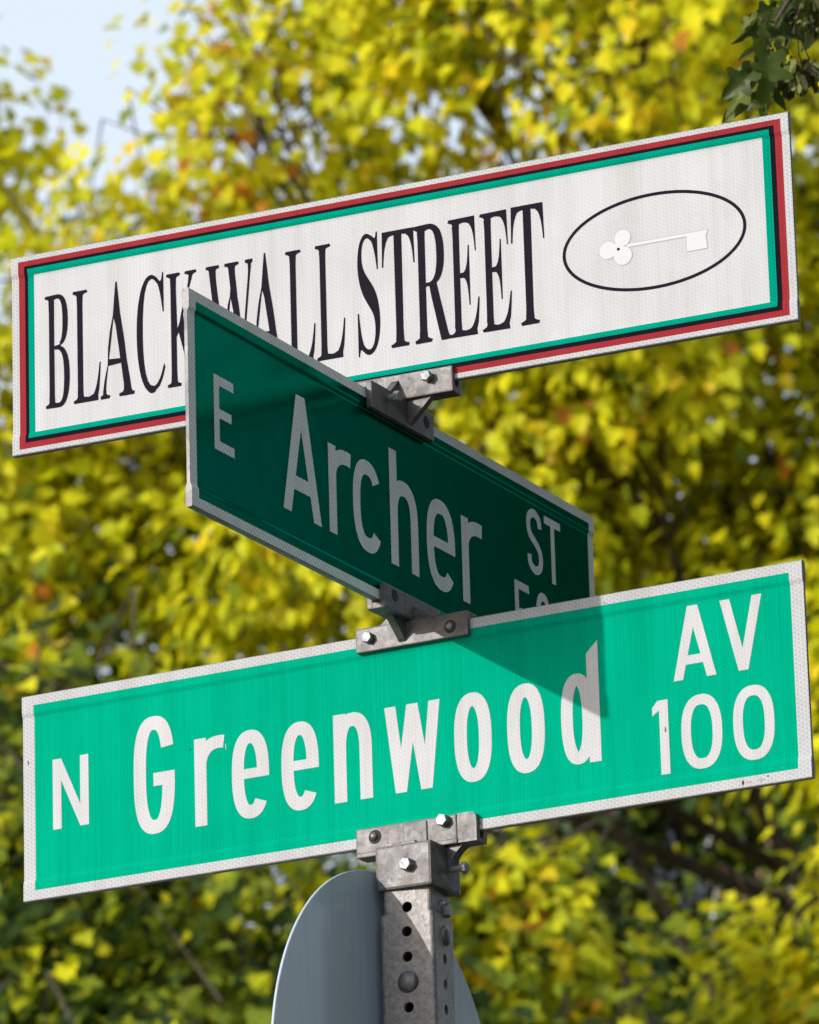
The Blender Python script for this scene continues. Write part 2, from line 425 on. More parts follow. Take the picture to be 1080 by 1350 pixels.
# ------------------------------------------------------------------ street signs
SERIF = {
 'B': [[(134,0,24,0,24,9),(24,17,24,26,58,27),(81,35,93,48,105,61),(111,86,111,122,111,264),(111,407,111,549,111,578),(108,599,103,614,98,629),(89,639,76,645,63,650),(46,653,23,653,23,661),(23,670,23,678,125,678),(226,678,328,678,503,678),(590,626,590,522,590,440),(536,389,427,368,558,343),(623,286,623,196,623,134),(600,86,553,52,506,17),(439,0,354,0,244,0)],
   [(271,444,271,375,274,375),(277,375,280,375,333,375),(371,385,392,406,413,426),(424,462,424,514,424,559),(416,593,401,614,386,635),(359,646,322,646,299,646),(285,642,280,633,274,624),(271,607,271,582,271,513)],
   [(307,36,330,36,373,36),(404,48,422,73,439,98),(448,137,448,191,448,246),(436,286,413,309,389,332),(349,344,294,344,286,344),(279,344,271,344,271,262),(271,179,271,97,271,74),(275,59,284,50,292,41)]],
 'L': [[(215,0,23,0,23,9),(23,17,23,26,58,27),(81,34,93,47,105,60),(111,84,111,120,111,268),(111,416,111,564,111,597),(105,620,93,633,80,645),(57,652,24,653,24,661),(24,670,24,678,140,678),(256,678,372,678,372,670),(372,661,372,653,345,653),(325,651,310,646,295,641),(285,633,280,620,274,607),(271,589,271,564,271,417),(271,270,271,123,271,100),(273,82,276,70,279,58),(287,50,298,47,309,43),(325,41,348,41,396,41),(436,47,469,59,501,71),(528,91,551,119,573,146),(592,183,609,230,618,230),(627,230,636,230,623,153),(611,77,598,0,406,0)]],
 'A': [[(55,0,-13,0,-13,9),(-13,18,-13,27,6,27),(22,33,35,45,48,57),(60,79,73,111,151,305),(229,500,307,694,316,694),(325,693,334,693,413,505),(493,317,572,129,587,93),(601,67,612,51,623,35),(639,27,660,27,660,18),(660,9,660,0,554,0),(447,0,341,0,341,9),(341,18,341,27,395,27),(422,41,422,68,422,77),(417,95,406,121,396,146),(386,172,376,197,302,197),(228,197,154,197,142,166),(129,136,117,105,115,100),(114,95,113,88,112,81),(111,75,111,72,111,42),(135,27,184,27,186,27),(188,27,190,27,190,18),(190,9,190,0,122,0)],
   [(200,318,169,239,233,239),(296,239,360,239,328,318),(295,396,263,475,232,396)]],
 'C': [[(503,-16,382,-16,315,-16),(256,-1,205,30,153,60),(112,102,83,156,54,209),(39,271,39,340,39,409),(54,470,84,523,113,576),(154,617,207,648,259,678),(319,693,386,693,431,693),(485,680,547,655,557,650),(567,648,577,648,602,648),(617,663,624,693,633,693),(641,693,650,693,650,615),(650,537,650,459,642,459),(633,459,625,459,602,521),(571,570,531,606,490,642),(445,660,395,660,274,660),(214,552,214,337,214,136),(281,35,414,35,454,35),(494,45,533,67,572,88),(607,118,638,158,647,149),(657,141,666,132,597,33)]],
 'K': [[(136,0,24,0,24,9),(24,17,24,26,59,27),(82,34,94,47,106,60),(112,84,112,120,112,268),(112,416,112,564,112,596),(106,619,94,632,81,645),(58,652,25,653,25,661),(25,670,25,678,137,678),(249,678,361,678,361,670),(361,661,361,653,336,651),(318,648,305,643,292,638),(284,630,279,618,274,606),(272,588,272,564,272,492),(272,420,272,348,341,417),(409,487,478,556,505,583),(519,606,519,623,519,643),(490,653,433,653,433,661),(433,670,433,678,530,678),(626,678,723,678,723,670),(723,661,723,653,719,653),(714,653,710,653,653,653),(587,614,513,537,476,499),(440,462,403,424,499,306),(594,187,690,69,702,54),(714,44,725,37,736,30),(752,27,773,26,773,17),(773,9,773,0,655,0),(536,0,418,0,418,9),(418,17,418,26,433,26),(445,26,456,27,466,28),(474,29,479,31,491,36),(497,42,497,51,497,61),(488,77,471,98,413,171),(355,245,297,318,289,310),(280,303,272,295,272,237),(272,178,272,120,272,84),(278,60,290,47,302,34),(326,27,361,26,361,17),(361,9,361,0,249,0)]],
 'W': [[(264,-16,254,-16,185,184),(117,385,48,585,40,608),(32,625,23,636,14,647),(-2,652,-23,653,-23,661),(-23,670,-23,678,74,678),(172,678,269,678,269,670),(269,661,269,653,248,652),(232,649,223,643,214,637),(209,626,209,611,209,597),(213,578,220,555,257,446),(295,337,332,228,371,327),(409,426,448,525,441,548),(433,571,426,594,419,617),(409,632,398,640,387,647),(368,651,341,653,341,661),(341,670,341,678,445,678),(550,678,654,678,654,670),(654,661,654,653,608,653),(585,640,585,613,585,605),(588,592,594,575,631,466),(669,356,706,247,739,348),(772,449,805,550,813,574),(817,592,817,605,817,622),(812,634,801,641,790,648),(773,652,749,653,749,661),(749,670,749,678,809,678),(869,678,929,678,929,670),(929,661,929,653,910,650),(895,641,885,627,875,613),(865,592,856,565,792,371),(728,178,664,-16,655,-16),(646,-16,637,-16,581,143),(526,301,470,460,408,301),(345,143,283,-16,273,-16)]],
 'S': [[(73,-16,64,-16,64,68),(64,151,64,235,74,235),(83,235,93,235,109,162),(133,109,166,74,199,39),(241,22,293,22,331,22),(361,33,383,54,404,75),(415,101,415,133,415,177),(388,212,335,238,304,253),(273,269,242,284,184,313),(141,343,115,376,88,409),(74,448,74,494,74,535),(83,570,100,600,117,629),(141,652,172,669,202,686),(236,694,275,694,295,694),(317,692,342,687,366,682),(392,676,420,667,425,666),(430,664,434,664,438,663),(442,662,446,662,463,662),(474,673,477,694,486,694),(496,694,505,694,505,621),(505,548,505,475,497,475),(488,475,480,475,471,512),(456,545,437,573,418,601),(395,623,370,639,344,654),(317,662,289,662,255,662),(228,653,208,635,188,617),(178,594,178,566,178,540),(187,518,204,501,221,484),(247,467,281,451,313,436),(345,421,377,406,418,387),(449,368,473,347,495,326),(512,304,521,280,530,256),(535,229,535,198,535,155),(525,118,505,86,484,54),(455,29,418,12,381,-6),(337,-15,286,-15,269,-15),(253,-14,236,-12,219,-9),(203,-5,187,1,170,7),(157,11,147,14,136,17),(129,18,126,18,115,18),(108,15,103,11,98,5),(94,-3,91,-16,82,-16)]],
 'T': [[(254,0,137,0,137,9),(137,17,137,26,173,26),(198,33,212,46,225,59),(232,84,232,120,232,295),(232,470,232,645,229,645),(225,645,222,645,169,645),(128,630,97,601,66,571),(48,528,43,473,34,473),(25,473,16,473,16,541),(16,610,16,678,214,678),(413,678,611,678,611,609),(611,541,611,472,603,472),(594,472,586,472,575,587),(513,645,400,645,397,645),(395,645,392,645,392,470),(392,295,392,120,392,83),(398,58,412,45,425,32),(450,26,488,26,488,17),(488,9,488,0,371,0)]],
 'R': [[(135,0,23,0,23,9),(23,17,23,26,58,27),(81,34,93,47,105,60),(111,84,111,120,111,268),(111,416,111,564,111,596),(105,618,93,631,80,644),(57,651,24,653,24,661),(24,670,24,678,124,678),(223,678,323,678,423,678),(498,663,547,634,596,605),(621,559,621,498,621,415),(570,360,469,333,527,247),(585,161,643,75,654,58),(665,46,674,38,683,30),(695,26,712,26,713,26),(714,26,715,26,715,17),(715,9,715,0,645,0),(574,0,504,0,436,105),(368,211,300,316,290,316),(281,316,271,316,271,251),(271,185,271,120,271,84),(277,60,289,47,301,34),(325,27,360,26,360,17),(360,9,360,0,248,0)],
   [(271,423,271,348,282,348),(292,348,303,348,355,348),(393,360,417,385,440,409),(452,447,452,500,452,595),(413,642,334,642,307,642),(290,638,282,629,275,620),(271,602,271,574,271,499)]],
 'E': [[(214,0,21,0,21,8),(21,17,21,25,56,25),(80,31,93,44,106,57),(112,81,112,116,112,260),(112,405,112,549,112,592),(106,621,93,634,80,647),(57,653,24,653,24,661),(24,670,24,678,214,678),(404,678,594,678,594,611),(594,543,594,476,586,476),(579,476,571,476,563,538),(542,581,507,605,471,629),(418,641,345,641,324,641),(308,640,298,638,287,635),(280,629,277,621,274,612),(272,597,272,578,272,507),(272,437,272,366,277,366),(283,366,288,366,333,366),(365,378,386,401,407,424),(421,461,429,514,437,514),(445,514,453,514,453,401),(453,289,453,176,445,176),(436,176,428,176,425,216),(417,247,407,270,396,293),(380,309,359,318,338,327),(310,331,276,331,275,331),(273,331,272,331,272,254),(272,177,272,100,272,75),(277,59,286,52,295,45),(314,41,343,41,392,41),(433,47,467,58,500,69),(529,86,552,112,575,137),(595,170,612,213,621,213),(631,213,640,213,626,142),(613,71,599,0,406,0)]],
}

H2 = 0.1143
RIDGE_T, WEB_T = 0.00375, 0.0018
RIDGE_Z, SLOPE_Z = H2 - 0.0190, H2 - 0.0255

def half_thick(z):
    a = abs(z)
    if a >= RIDGE_Z: return RIDGE_T
    if a <= SLOPE_Z: return WEB_T
    t = (a - SLOPE_Z) / (RIDGE_Z - SLOPE_Z)
    return WEB_T + (RIDGE_T - WEB_T) * (t * t * (3 - 2 * t))

def profile_zs(h2):
    s = [0.0, SLOPE_Z]
    s += [SLOPE_Z + (RIDGE_Z - SLOPE_Z) * k / 6 for k in range(1, 7)]
    return s

def blade(L, h2, root):
    zs = sorted({round(v, 6) for z in profile_zs(h2) for v in (z, -z)})
    pts = []
    front = [(-half_thick(z), z) for z in zs]
    tip = [(-RIDGE_T, h2 - 0.0012), (-RIDGE_T + 0.0004, h2 - 0.0004), (-RIDGE_T + 0.0012, h2)]
    right = front + tip
    right = [(-RIDGE_T + 0.0012, -h2), (-RIDGE_T + 0.0004, -h2 + 0.0004), (-RIDGE_T, -h2 + 0.0012)] + right
    loop = right + [(-y, z) for y, z in reversed(right)]
    bm = bmesh.new()
    prism(bm, loop, -L / 2, L / 2, 'x')
    return obj('blade', bm, M['alu'], root)

def face_grid(x0, x1, z0, z1, off, sgn=-1, nx=1):
    """a patch of sheeting that follows the blade's section; returns a bmesh"""
    zs = sorted({round(v, 6) for z in profile_zs(0) for v in (z, -z) if z0 < v < z1} | {z0, z1})
    bm = bmesh.new()
    add_grid(bm, x0, x1, zs, off, sgn)
    return bm

def add_grid(bm, x0, x1, zs, off, sgn=-1):
    rows = [[bm.verts.new((x, sgn * (half_thick(z) + off), z)) for x in (x0, x1)] for z in zs]
    for a, b in zip(rows, rows[1:]):
        f = bm.faces.new((a[0], a[1], b[1], b[0]))
        if sgn > 0: f.normal_flip()

def frame_bm(xl, xr, zb, zt, ixl, ixr, izb, izt, off, sgn=-1):
    """a rectangular band between an outer and an inner rectangle"""
    bm = bmesh.new()
    allz = sorted({round(v, 6) for z in profile_zs(0) for v in (z, -z)})
    def zl(a, b): return sorted({z for z in allz if a < z < b} | {a, b})
    add_grid(bm, xl, xr, zl(izt, zt), off, sgn)
    add_grid(bm, xl, xr, zl(zb, izb), off, sgn)
    add_grid(bm, xl, ixl, zl(izb, izt), off, sgn)
    add_grid(bm, ixr, xr, zl(izb, izt), off, sgn)
    return bm

def cdt_bm(polys, y, keep=None, fast=False):
    """union of 2-D polygons as one flat mesh facing -y"""
    verts, faces = [], []
    for p in polys:
        p = [tuple(q) for q in p]
        if sum(a[0] * b[1] - b[0] * a[1] for a, b in zip(p, p[1:] + p[:1])) < 0: p.reverse()
        k = len(verts)
        verts += [Vector(q) for q in p]
        faces.append(list(range(k, k + len(p))))
    vs, es, fs, ov, oe, of = delaunay_2d_cdt([v * 1000 for v in verts], [], faces, 0, 1e-4)
    vs = [v / 1000 for v in vs]
    if not fast:                             # which polygons hold the middle of each triangle
        cen = np.array([[sum(vs[i].x for i in f) / len(f), sum(vs[i].y for i in f) / len(f)] for f in fs])
        of = [[] for _ in fs]
        for k, ids in enumerate(faces):
            q = np.array([verts[i][:] for i in ids])
            ins = np.zeros(len(cen), bool)
            for (xa, ya), (xb, yb) in zip(q, np.roll(q, -1, axis=0)):
                if ya == yb: continue
                ins ^= ((ya > cen[:, 1]) != (yb > cen[:, 1])) & (cen[:, 0] < (xb - xa) * (cen[:, 1] - ya) / (yb - ya) + xa)
            for t in np.where(ins)[0]: of[t].append(k)
    bm = bmesh.new()
    bv = [bm.verts.new((v.x, y, v.y)) for v in vs]
    for f, o in zip(fs, of):
        if (keep(o) if keep else bool(o)):
            a = bv[f[0]].co; b = bv[f[1]].co; c = bv[f[2]].co
            if (b - a).cross(c - a).length < 1e-13: continue
            try: bm.faces.new([bv[i] for i in f])
            except ValueError: pass
    bmesh.ops.delete(bm, geom=[v for v in bm.verts if not v.link_faces], context='VERTS')
    for f in bm.faces:
        f.normal_update()
        if f.normal.y > 0: f.normal_flip()
    return bm

def strokes(path, w, closed=False):
    """quads along a polyline, mitred"""
    P = [Vector(p) for p in path]
    n = len(P)
    L_, R_ = [], []
    for i in range(n):
        a = P[i - 1] if (i > 0 or closed) else None
        b = P[(i + 1) % n] if (i < n - 1 or closed) else None
        d0 = (P[i] - a).normalized() if a is not None else None
        d1 = (b - P[i]).normalized() if b is not None else None
        if d0 is None: d0 = d1
        if d1 is None: d1 = d0
        n0, n1 = Vector((-d0.y, d0.x)), Vector((-d1.y, d1.x))
        m = (n0 + n1)
        m = m.normalized()
        k = 1 / max(0.45, m.dot(n0))
        L_.append(P[i] + m * (w / 2 * k)); R_.append(P[i] - m * (w / 2 * k))
    q = []
    for i in range(n if closed else n - 1):
        j = (i + 1) % n
        q.append([R_[i], R_[j], L_[j], L_[i]])
    return q

def sup(cx, cy, a, b, t0, t1, n=40, e=2.5):
    """points of a superellipse from angle t0 to t1 (degrees)"""
    out = []
    for k in range(n + 1):
        t = math.radians(t0 + (t1 - t0) * k / n)
        c, s = math.cos(t), math.sin(t)
        out.append((cx + a * math.copysign(abs(c) ** (2 / e), c), cy + b * math.copysign(abs(s) ** (2 / e), s)))
    return out

def spline(pts, n=8):
    out = []
    P = [Vector(p) for p in pts]
    for i in range(len(P) - 1):
        p0 = P[max(i - 1, 0)]; p1 = P[i]; p2 = P[i + 1]; p3 = P[min(i + 2, len(P) - 1)]
        for k in range(n):
            t = k / n
            out.append(0.5 * ((2 * p1) + (p2 - p0) * t + (2 * p0 - 5 * p1 + 4 * p2 - p3) * t * t + (3 * p1 - p0 - 3 * p2 + p3) * t ** 3))
    out.append(P[-1])
    return out

def rect(x0, x1, y0, y1): return [(x0, y0), (x1, y0), (x1, y1), (x0, y1)]

def gothic(ch, x0, x1, z0, z1, s):
    """road-sign gothic letter in the box, stroke s"""
    w, h = x1 - x0, z1 - z0
    cx, cz = (x0 + x1) / 2, (z0 + z1) / 2
    a, b = (w - s) / 2, (h - s) / 2
    P = []
    if ch == 'N':
        P = [rect(x0, x0 + s, z0, z1), rect(x1 - s, x1, z0, z1),
             [(x0 + s * .9, z1), (x0, z1), (x1 - s * .95, z0), (x1, z0)][::1]]
        P[2] = [(x0, z1), (x1 - s * 1.02, z0), (x1, z0), (x0 + s * 1.02, z1)]
    elif ch == 'G':
        top = sup(cx, cz, a, b, 24, 180, 46, 2.7)
        bot = sup(cx, cz, a, b, 180, 360, 46, 2.7)
        P = strokes(top + bot[1:], s)
        zb = cz + h * 0.015
        P += [rect(x1 - s, x1, cz - 0.02 * h, zb), rect(cx - 0.02 * w, x1, zb - s * .95, zb)]
    elif ch == 'r':
        P = [rect(x0, x0 + s, z0, z1)]
        r = w - s / 2
        P += strokes(sup(x0 + s / 2 + r * .96, z1 - s * .45 - h * .30, r * .96, h * .30, 180, 78, 18, 2.3), s * .95)
    elif ch == 'e':
        P = strokes(sup(cx, cz, a, b, 0, 318, 70, 2.5), s)
        P += [rect(x0 + s * .5, x1 - s * .5, cz - s * .30, cz + s * .42), rect(x1 - s, x1, cz - s * .30, cz + s * .1)]
    elif ch == 'c':
        P = strokes(sup(cx, cz, a, b, 38, 322, 70, 2.5), s)
    elif ch in 'o0':
        P = strokes(sup(cx, cz, a, b, 0, 360, 80, 2.45)[:-1], s, True)
    elif ch in 'nh':
        zt = z1 if ch == 'n' else z0 + (z1 - z0) * 0.765
        P = [rect(x0, x0 + s, z0, z1)]
        hh = (zt - z0) * 0.36
        P += strokes([(x1 - s / 2, z0)] + sup(cx + s * 0.0, zt - s / 2 - hh, a, hh, 0, 180, 36, 2.5), s)
    elif ch == 'w':
        q = s * 0.93
        m = cx
        for (xa, xb) in ((x0 + q / 2, x0 + w * .27), (m, x0 + w * .27), (m, x1 - w * .27), (x1 - q / 2, x1 - w * .27)):
            P.append([(xa - q / 2, z1), (xb - q / 2, z0), (xb + q / 2, z0), (xa + q / 2, z1)])
    elif ch == 'd':
        zt = z0 + h * 0.75
        P = [[(x1 - s, z0 + s * .3), (x1, z0 + s * .3), (x1, z1), (x1 - s, z1 - s * .95)]]
        P[0][0] = (x1 - s, z0 + .006 * 1); P[0][1] = (x1, z0 + .006)
        P += strokes(sup(x0 + (w - s * .5) / 2, (z0 + zt) / 2, (w - s * 1.5) / 2, (zt - z0 - s) / 2, 0, 360, 80, 2.4)[:-1], s, True)
    elif ch == 'A':
        q = s * 1.02
        P = [[(x0, z0), (x0 + q, z0), (cx + q * .55, z1), (cx - q * .55, z1)], [(x1 - q, z0), (x1, z0), (cx + q * .55, z1), (cx - q * .55, z1)]]
        t = 0.22
        P.append(rect(x0 + w * .16, x1 - w * .16, z0 + h * .20, z0 + h * .20 + s * .92))
    elif ch == 'V':
        q = s * 1.05
        P = [[(x0, z1), (x0 + q, z1), (cx + q * .5, z0), (cx - q * .5, z0)], [(x1 - q, z1), (x1, z1), (cx + q * .5, z0), (cx - q * .5, z0)]]
    elif ch == '1':
        P = [rect(x1 - s, x1, z0, z1), [(x1 - s * .9, z1), (x1 - s * 1.15, z1), (x0, z1 - h * .09), (x0, z1 - h * .20), (x1 - s * .9, z1 - h * .125)]]
    elif ch == 'E':
        P = [rect(x0, x0 + s, z0, z1), rect(x0, x1, z1 - s * .95, z1), rect(x0, x1, z0, z0 + s * .95), rect(x0, x1 - w * .12, cz - s * .45, cz + s * .45)]
    elif ch == 'T':
        P = [rect(cx - s / 2, cx + s / 2, z0, z1), rect(x0, x1, z1 - s * .95, z1)]
    elif ch == 'S':
        n_ = [(.97, .77), (.90, .92), (.5, 1), (.10, .92), (0, .76), (.12, .61), (.5, .505), (.88, .39), (1, .24), (.90, .075), (.5, 0), (.09, .08), (.02, .24)]
        P = strokes(spline([(x0 + s / 2 + u * (w - s), z0 + s / 2 + v * (h - s)) for u, v in n_], 6), s)
    elif ch == '5':
        P = [rect(x0 + .02 * w, x1 - .06 * w, z1 - s * .95, z1), rect(x0 + .02 * w, x0 + .02 * w + s, cz - .02 * h, z1)]
        P += strokes([(x0 + s * .6, cz + h * .02)] + sup(cx, z0 + h * .31, a, h * .31 - s / 2, 140, -150, 50, 2.4), s)
    return P

def letter(ch, box, s, mat, root, depth=0.0024):
    P = [[(x / 1000, z / 1000) for x, z in q] for q in gothic(ch, *box, s)]
    return obj('letter', cdt_bm(P, -depth), mat, root)

def serif_letter(ch, box, root, depth=0.0024, weight=0.7):
    loops = []
    for sp in SERIF[ch]:
        pts = []
        n = len(sp)
        for i in range(n):
            p, q = sp[i], sp[(i + 1) % n]
            p0, p1, p2, p3 = Vector(p[2:4]), Vector(p[4:6]), Vector(q[0:2]), Vector(q[2:4])
            straight = abs((p1 - p0).cross(p3 - p0)) < 60 and abs((p2 - p0).cross(p3 - p0)) < 60
            for k in range(1 if straight else 6):
                t = k / 6
                pts.append(p0 * (1 - t) ** 3 + p1 * 3 * t * (1 - t) ** 2 + p2 * 3 * t * t * (1 - t) + p3 * t ** 3)
        cl = []
        for v in pts:
            if not cl or (v - cl[-1]).length > 0.5: cl.append(v)
        if (cl[0] - cl[-1]).length < 0.5: cl.pop()
        loops.append(cl)
    xs = [v.x for l in loops for v in l]; zs = [v.y for l in loops for v in l]
    ax, bx_, az, bz = min(xs), max(xs), min(zs), max(zs)
    x0, x1, z0, z1 = box
    sx, sz = (x1 - x0) / (bx_ - ax), (z1 - z0) / (bz - az)
    A_, B_ = [], []
    for l in loops:
        for u, v in zip(l, l[1:] + l[:1]):
            A_.append((u.x * sx, u.y * sz)); B_.append((v.x * sx, v.y * sz))
    A_, B_ = np.array(A_), np.array(B_)
    big = max(range(len(loops)), key=lambda k: max(v.y for v in loops[k]) - min(v.y for v in loops[k]))
    slim = []
    for k, l in enumerate(loops):             # slim the heavy strokes, leave the hairlines
        n = len(l)
        sgn = (1 if sum(l[i].cross(l[(i + 1) % n]) for i in range(n)) > 0 else -1) * (1 if k == big else -1)
        new = []
        for i in range(n):
            q = [np.array((v.x * sx, v.y * sz)) for v in (l[i - 1], l[i], l[(i + 1) % n])]
            t = (q[1] - q[0]) / np.linalg.norm(q[1] - q[0]) + (q[2] - q[1]) / np.linalg.norm(q[2] - q[1])
            nn = np.array((-t[1], t[0])) * sgn
            nn /= max(np.linalg.norm(nn), 1e-6)
            o_ = q[1] + nn * 0.05                # distance to the far side of the stroke
            e = B_ - A_; w_ = A_ - o_
            den = nn[0] * e[:, 1] - nn[1] * e[:, 0]
            den = np.where(np.abs(den) < 1e-9, 1e-9, den)
            tt = (w_[:, 0] * e[:, 1] - w_[:, 1] * e[:, 0]) / den
            uu = (w_[:, 0] * nn[1] - w_[:, 1] * nn[0]) / den
            ok = (tt > 0) & (uu >= 0) & (uu <= 1)
            th = tt[ok].min() if ok.any() else 0.0
            d = min(max(0.0, (th - 2.2) * (1 - weight) / 2), 1.9 if abs(nn[0]) > .6 else 0.9)
            new.append(Vector((l[i].x + nn[0] * d / sx, l[i].y + nn[1] * d / sz)))
        slim.append(new)
    loops = slim
    polys = [[((x0 + (v.x - ax) / (bx_ - ax) * (x1 - x0)) / 1000, (z0 + (v.y - az) / (bz - az) * (z1 - z0)) / 1000) for v in l] for l in loops]
    # the widest loop is the outline, the others are counters
    k = max(range(len(polys)), key=lambda i: max(p[0] for p in polys[i]) - min(p[0] for p in polys[i]) + max(p[1] for p in polys[i]) - min(p[1] for p in polys[i]))
    bm = cdt_bm(polys, -depth, keep=lambda o: list(o) == [k])
    return obj('letter', bm, M['lettering_black'], root)

# --- the lowest sign: N Greenwood AV 100
GX = -0.0078
g_root = thing('street_sign', 'bright green street sign reading N Greenwood AV 100, lowest of the three', 'street sign', (GX, 0, Z0), 0.0, 'street name signs on the post')
LG = 0.9258
blade(LG, H2, g_root)
E1 = 0.0007
def sheet_pair(root, L, h2, bw, bh, green, white):
    x = L / 2 - 0.0002
    z = h2 - 0.0011
    for sgn in (-1, 1):
        obj('face_sheet', face_grid(-L / 2 + bw, L / 2 - bw, -h2 + bh, h2 - bh, 0.0003, sgn), green, root)
        obj('border', frame_bm(-x, x, -z, z, -L / 2 + bw, L / 2 - bw, -h2 + bh, h2 - bh, 0.0003, sgn), white, root)
sheet_pair(g_root, LG, H2, 0.0147, 0.0115, M['green'], M['white_edge'])
for ch, box, s in [
    ('N', (-425.8, -381, -39.1, 38.6), 10.6), ('G', (-325, -274.5, -61.5, 67.8), 15.2), ('r', (-250.3, -219, -61.5, 34.3), 14.6),
    ('e', (-204.9, -159.8, -61.8, 34.6), 14.6), ('e', (-144.9, -100, -61.8, 34.4), 14.6), ('n', (-82, -36.5, -60.8, 34.6), 14.8),
    ('w', (-20.8, 44.6, -60.6, 33.2), 14.2), ('o', (60.4, 104, -61.7, 34.1), 14.8), ('o', (122.1, 165.4, -61.4, 34.1), 14.8),
    ('d', (184.5, 229, -61.2, 67.5), 13.4), ('A', (313.8, 362, 9.4, 86.6), 10.4), ('V', (368.8, 415.9, 9.2, 86.4), 10.4),
    ('1', (288.2, 306, -86.3, -8), 10.2), ('0', (319.9, 365.6, -86.5, -8.4), 10.8), ('0', (378.1, 423.9, -86.2, -8), 10.8)]:
    letter(ch, box, s, M['white'], g_root)

# knocks and rust on it
def blot(cx, cz, rx, rz, seed):
    q = random.Random(seed)
    return [((cx + rx * q.uniform(.55, 1.15) * math.cos(2 * math.pi * k / 11)) / 1000, (cz + rz * q.uniform(.55, 1.15) * math.sin(2 * math.pi * k / 11)) / 1000) for k in range(11)]
for seed, (cx, cz, rx, rz, mk, dep) in enumerate([(87, -106.5, 2.6, 2.4, 'rust', .0043), (87.4, -106.2, 1.2, 1.1, 'alu', .0045), (386.8, -108.6, 1.6, 3.2, 'hole', .0043), (393.5, -108.8, 4.4, 1.7, 'alu', .0043), (407.5, -108.4, 4.8, 1.6, 'alu', .0043), (414.5, -105.6, 1.0, 1.0, 'hole', .0043),
        (302.2, -39.5, .9, 3.6, 'rust', .0027), (-255.5, 24.5, .8, 1.2, 'hole', .0026), (-211.5, 21, .6, 4.5, 'white', .0026), (432, -99.5, 1.0, .9, 'rust', .0043), (-120, 101.5, 1.2, .8, 'rust', .0043), (240, 104.6, 1.4, .7, 'rust', .0043), (-456.5, 40, 1.0, 2.6, 'rust', .0026)]):
    obj('scuff', cdt_bm([blot(cx, cz, rx, rz, seed)], -dep), M[mk], g_root)

# --- the middle sign: E Archer ST 500
A_ROT = math.radians(90.054)
a_root = thing('street_sign', 'dark shaded green street sign reading E Archer ST, slanting between the other two', 'street sign', (-0.0008, -0.0004, Z0 + 0.2440), A_ROT, 'street name signs on the post')
LA = 0.9089
blade(LA, H2, a_root)
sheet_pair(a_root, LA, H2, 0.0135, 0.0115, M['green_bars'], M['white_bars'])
for ch, box, s in [
    ('E', (-405, -364.8, -41, 38), 10.8), ('A', (-265.5, -184.6, -65.5, 64.6), 16.5), ('r', (-167.9, -126, -65.3, 31), 16.5),
    ('c', (-115.6, -52, -66.5, 33.9), 16), ('h', (-33.5, 29, -65, 62.5), 16.8), ('e', (48.3, 113.5, -67, 34.5), 16), ('r', (129.1, 171, -65.5, 31), 16.5),
    ('S', (287, 325, 8.5, 84), 9.6), ('T', (331, 371, 8.6, 83.5), 9.6), ('5', (252, 290, -87, -9.5), 9.6), ('0', (303, 341, -87, -8.8), 9.6), ('0', (354, 392, -87, -8.8), 9.6)]:
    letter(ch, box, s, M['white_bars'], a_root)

# --- the topmost sign: BLACK WALL STREET
B_ROT = 0.055085
b_c = Vector((math.cos(B_ROT), math.sin(B_ROT), 0)) * -0.0050 + Vector((math.sin(B_ROT), -math.cos(B_ROT), 0)) * 0.0009
b_root = thing('street_sign', 'white street sign with red, black and green borders reading BLACK WALL STREET, topmost', 'street sign', (b_c.x, b_c.y, Z0 + 0.4941), B_ROT, 'street name signs on the post')
LB = 0.9192
HB = 0.1150
blade(LB, HB, b_root)
ins = [(0.0002, 0.0002, 0.0011, 0.0011), (0.0088, 0.0088, 0.0066, 0.0064), (0.0163, 0.0166, 0.0126, 0.0132), (0.0204, 0.0222, 0.0162, 0.0182), (0.0278, 0.0308, 0.0236, 0.0246)]   # left, right, top, bottom
names = [('border', 'white_edge', None), ('border_stripe', 'red', 'red stripe'), ('border_stripe', 'black', 'black stripe'), ('border_stripe', 'ink_green', 'green stripe')]
def rc(i): l, r, t, b = i; return (-LB / 2 + l, LB / 2 - r, -HB + b, HB - t)
for (nm, mk, lb), o_, i_ in zip(names, ins, ins[1:]):
    bm = frame_bm(*rc(o_), *rc(i_), 0.0003)
    obj(nm, bm, M[mk], b_root, label=lb)
xl, xr, zb, zt = rc(ins[-1])
obj('face_sheet', face_grid(xl, xr, zb, zt, 0.0003), M['white'], b_root)
obj('face_sheet', face_grid(-LB / 2 + .001, LB / 2 - .001, -HB + .0012, HB - .0012, 0.0003, 1), M['white'], b_root)
for ch, box in [('B', (-419.6, -387.6, -68.0, 64.4)), ('L', (-385.1, -350.6, -68, 64.2)), ('A', (-352.0, -308.8, -68.2, 66)), ('C', (-307.5, -271.8, -70.8, 66.8)),
                ('K', (-270.2, -229, -68.8, 64.2)), ('W', (-222, -163.5, -71, 64.2)), ('A', (-172, -127.5, -68.6, 67)), ('L', (-126.2, -91.0, -68.8, 64.6)),
                ('L', (-90.7, -55.6, -68.6, 65)), ('S', (-41, -14.0, -71, 67.5)), ('T', (-11, 27.6, -68.6, 65.6)), ('R', (25.2, 68.8, -69.2, 65.8)),
                ('E', (66.6, 101.8, -69.4, 66)), ('E', (103.6, 139.2, -69.4, 66.2)), ('T', (140.1, 178.6, -69.6, 66.8))]:
    d = 0.0024 + (0.00015 if ch in 'RA' else 0)
    serif_letter(ch, box, b_root, d, 0.68 if box[0] < -50 else 0.78)
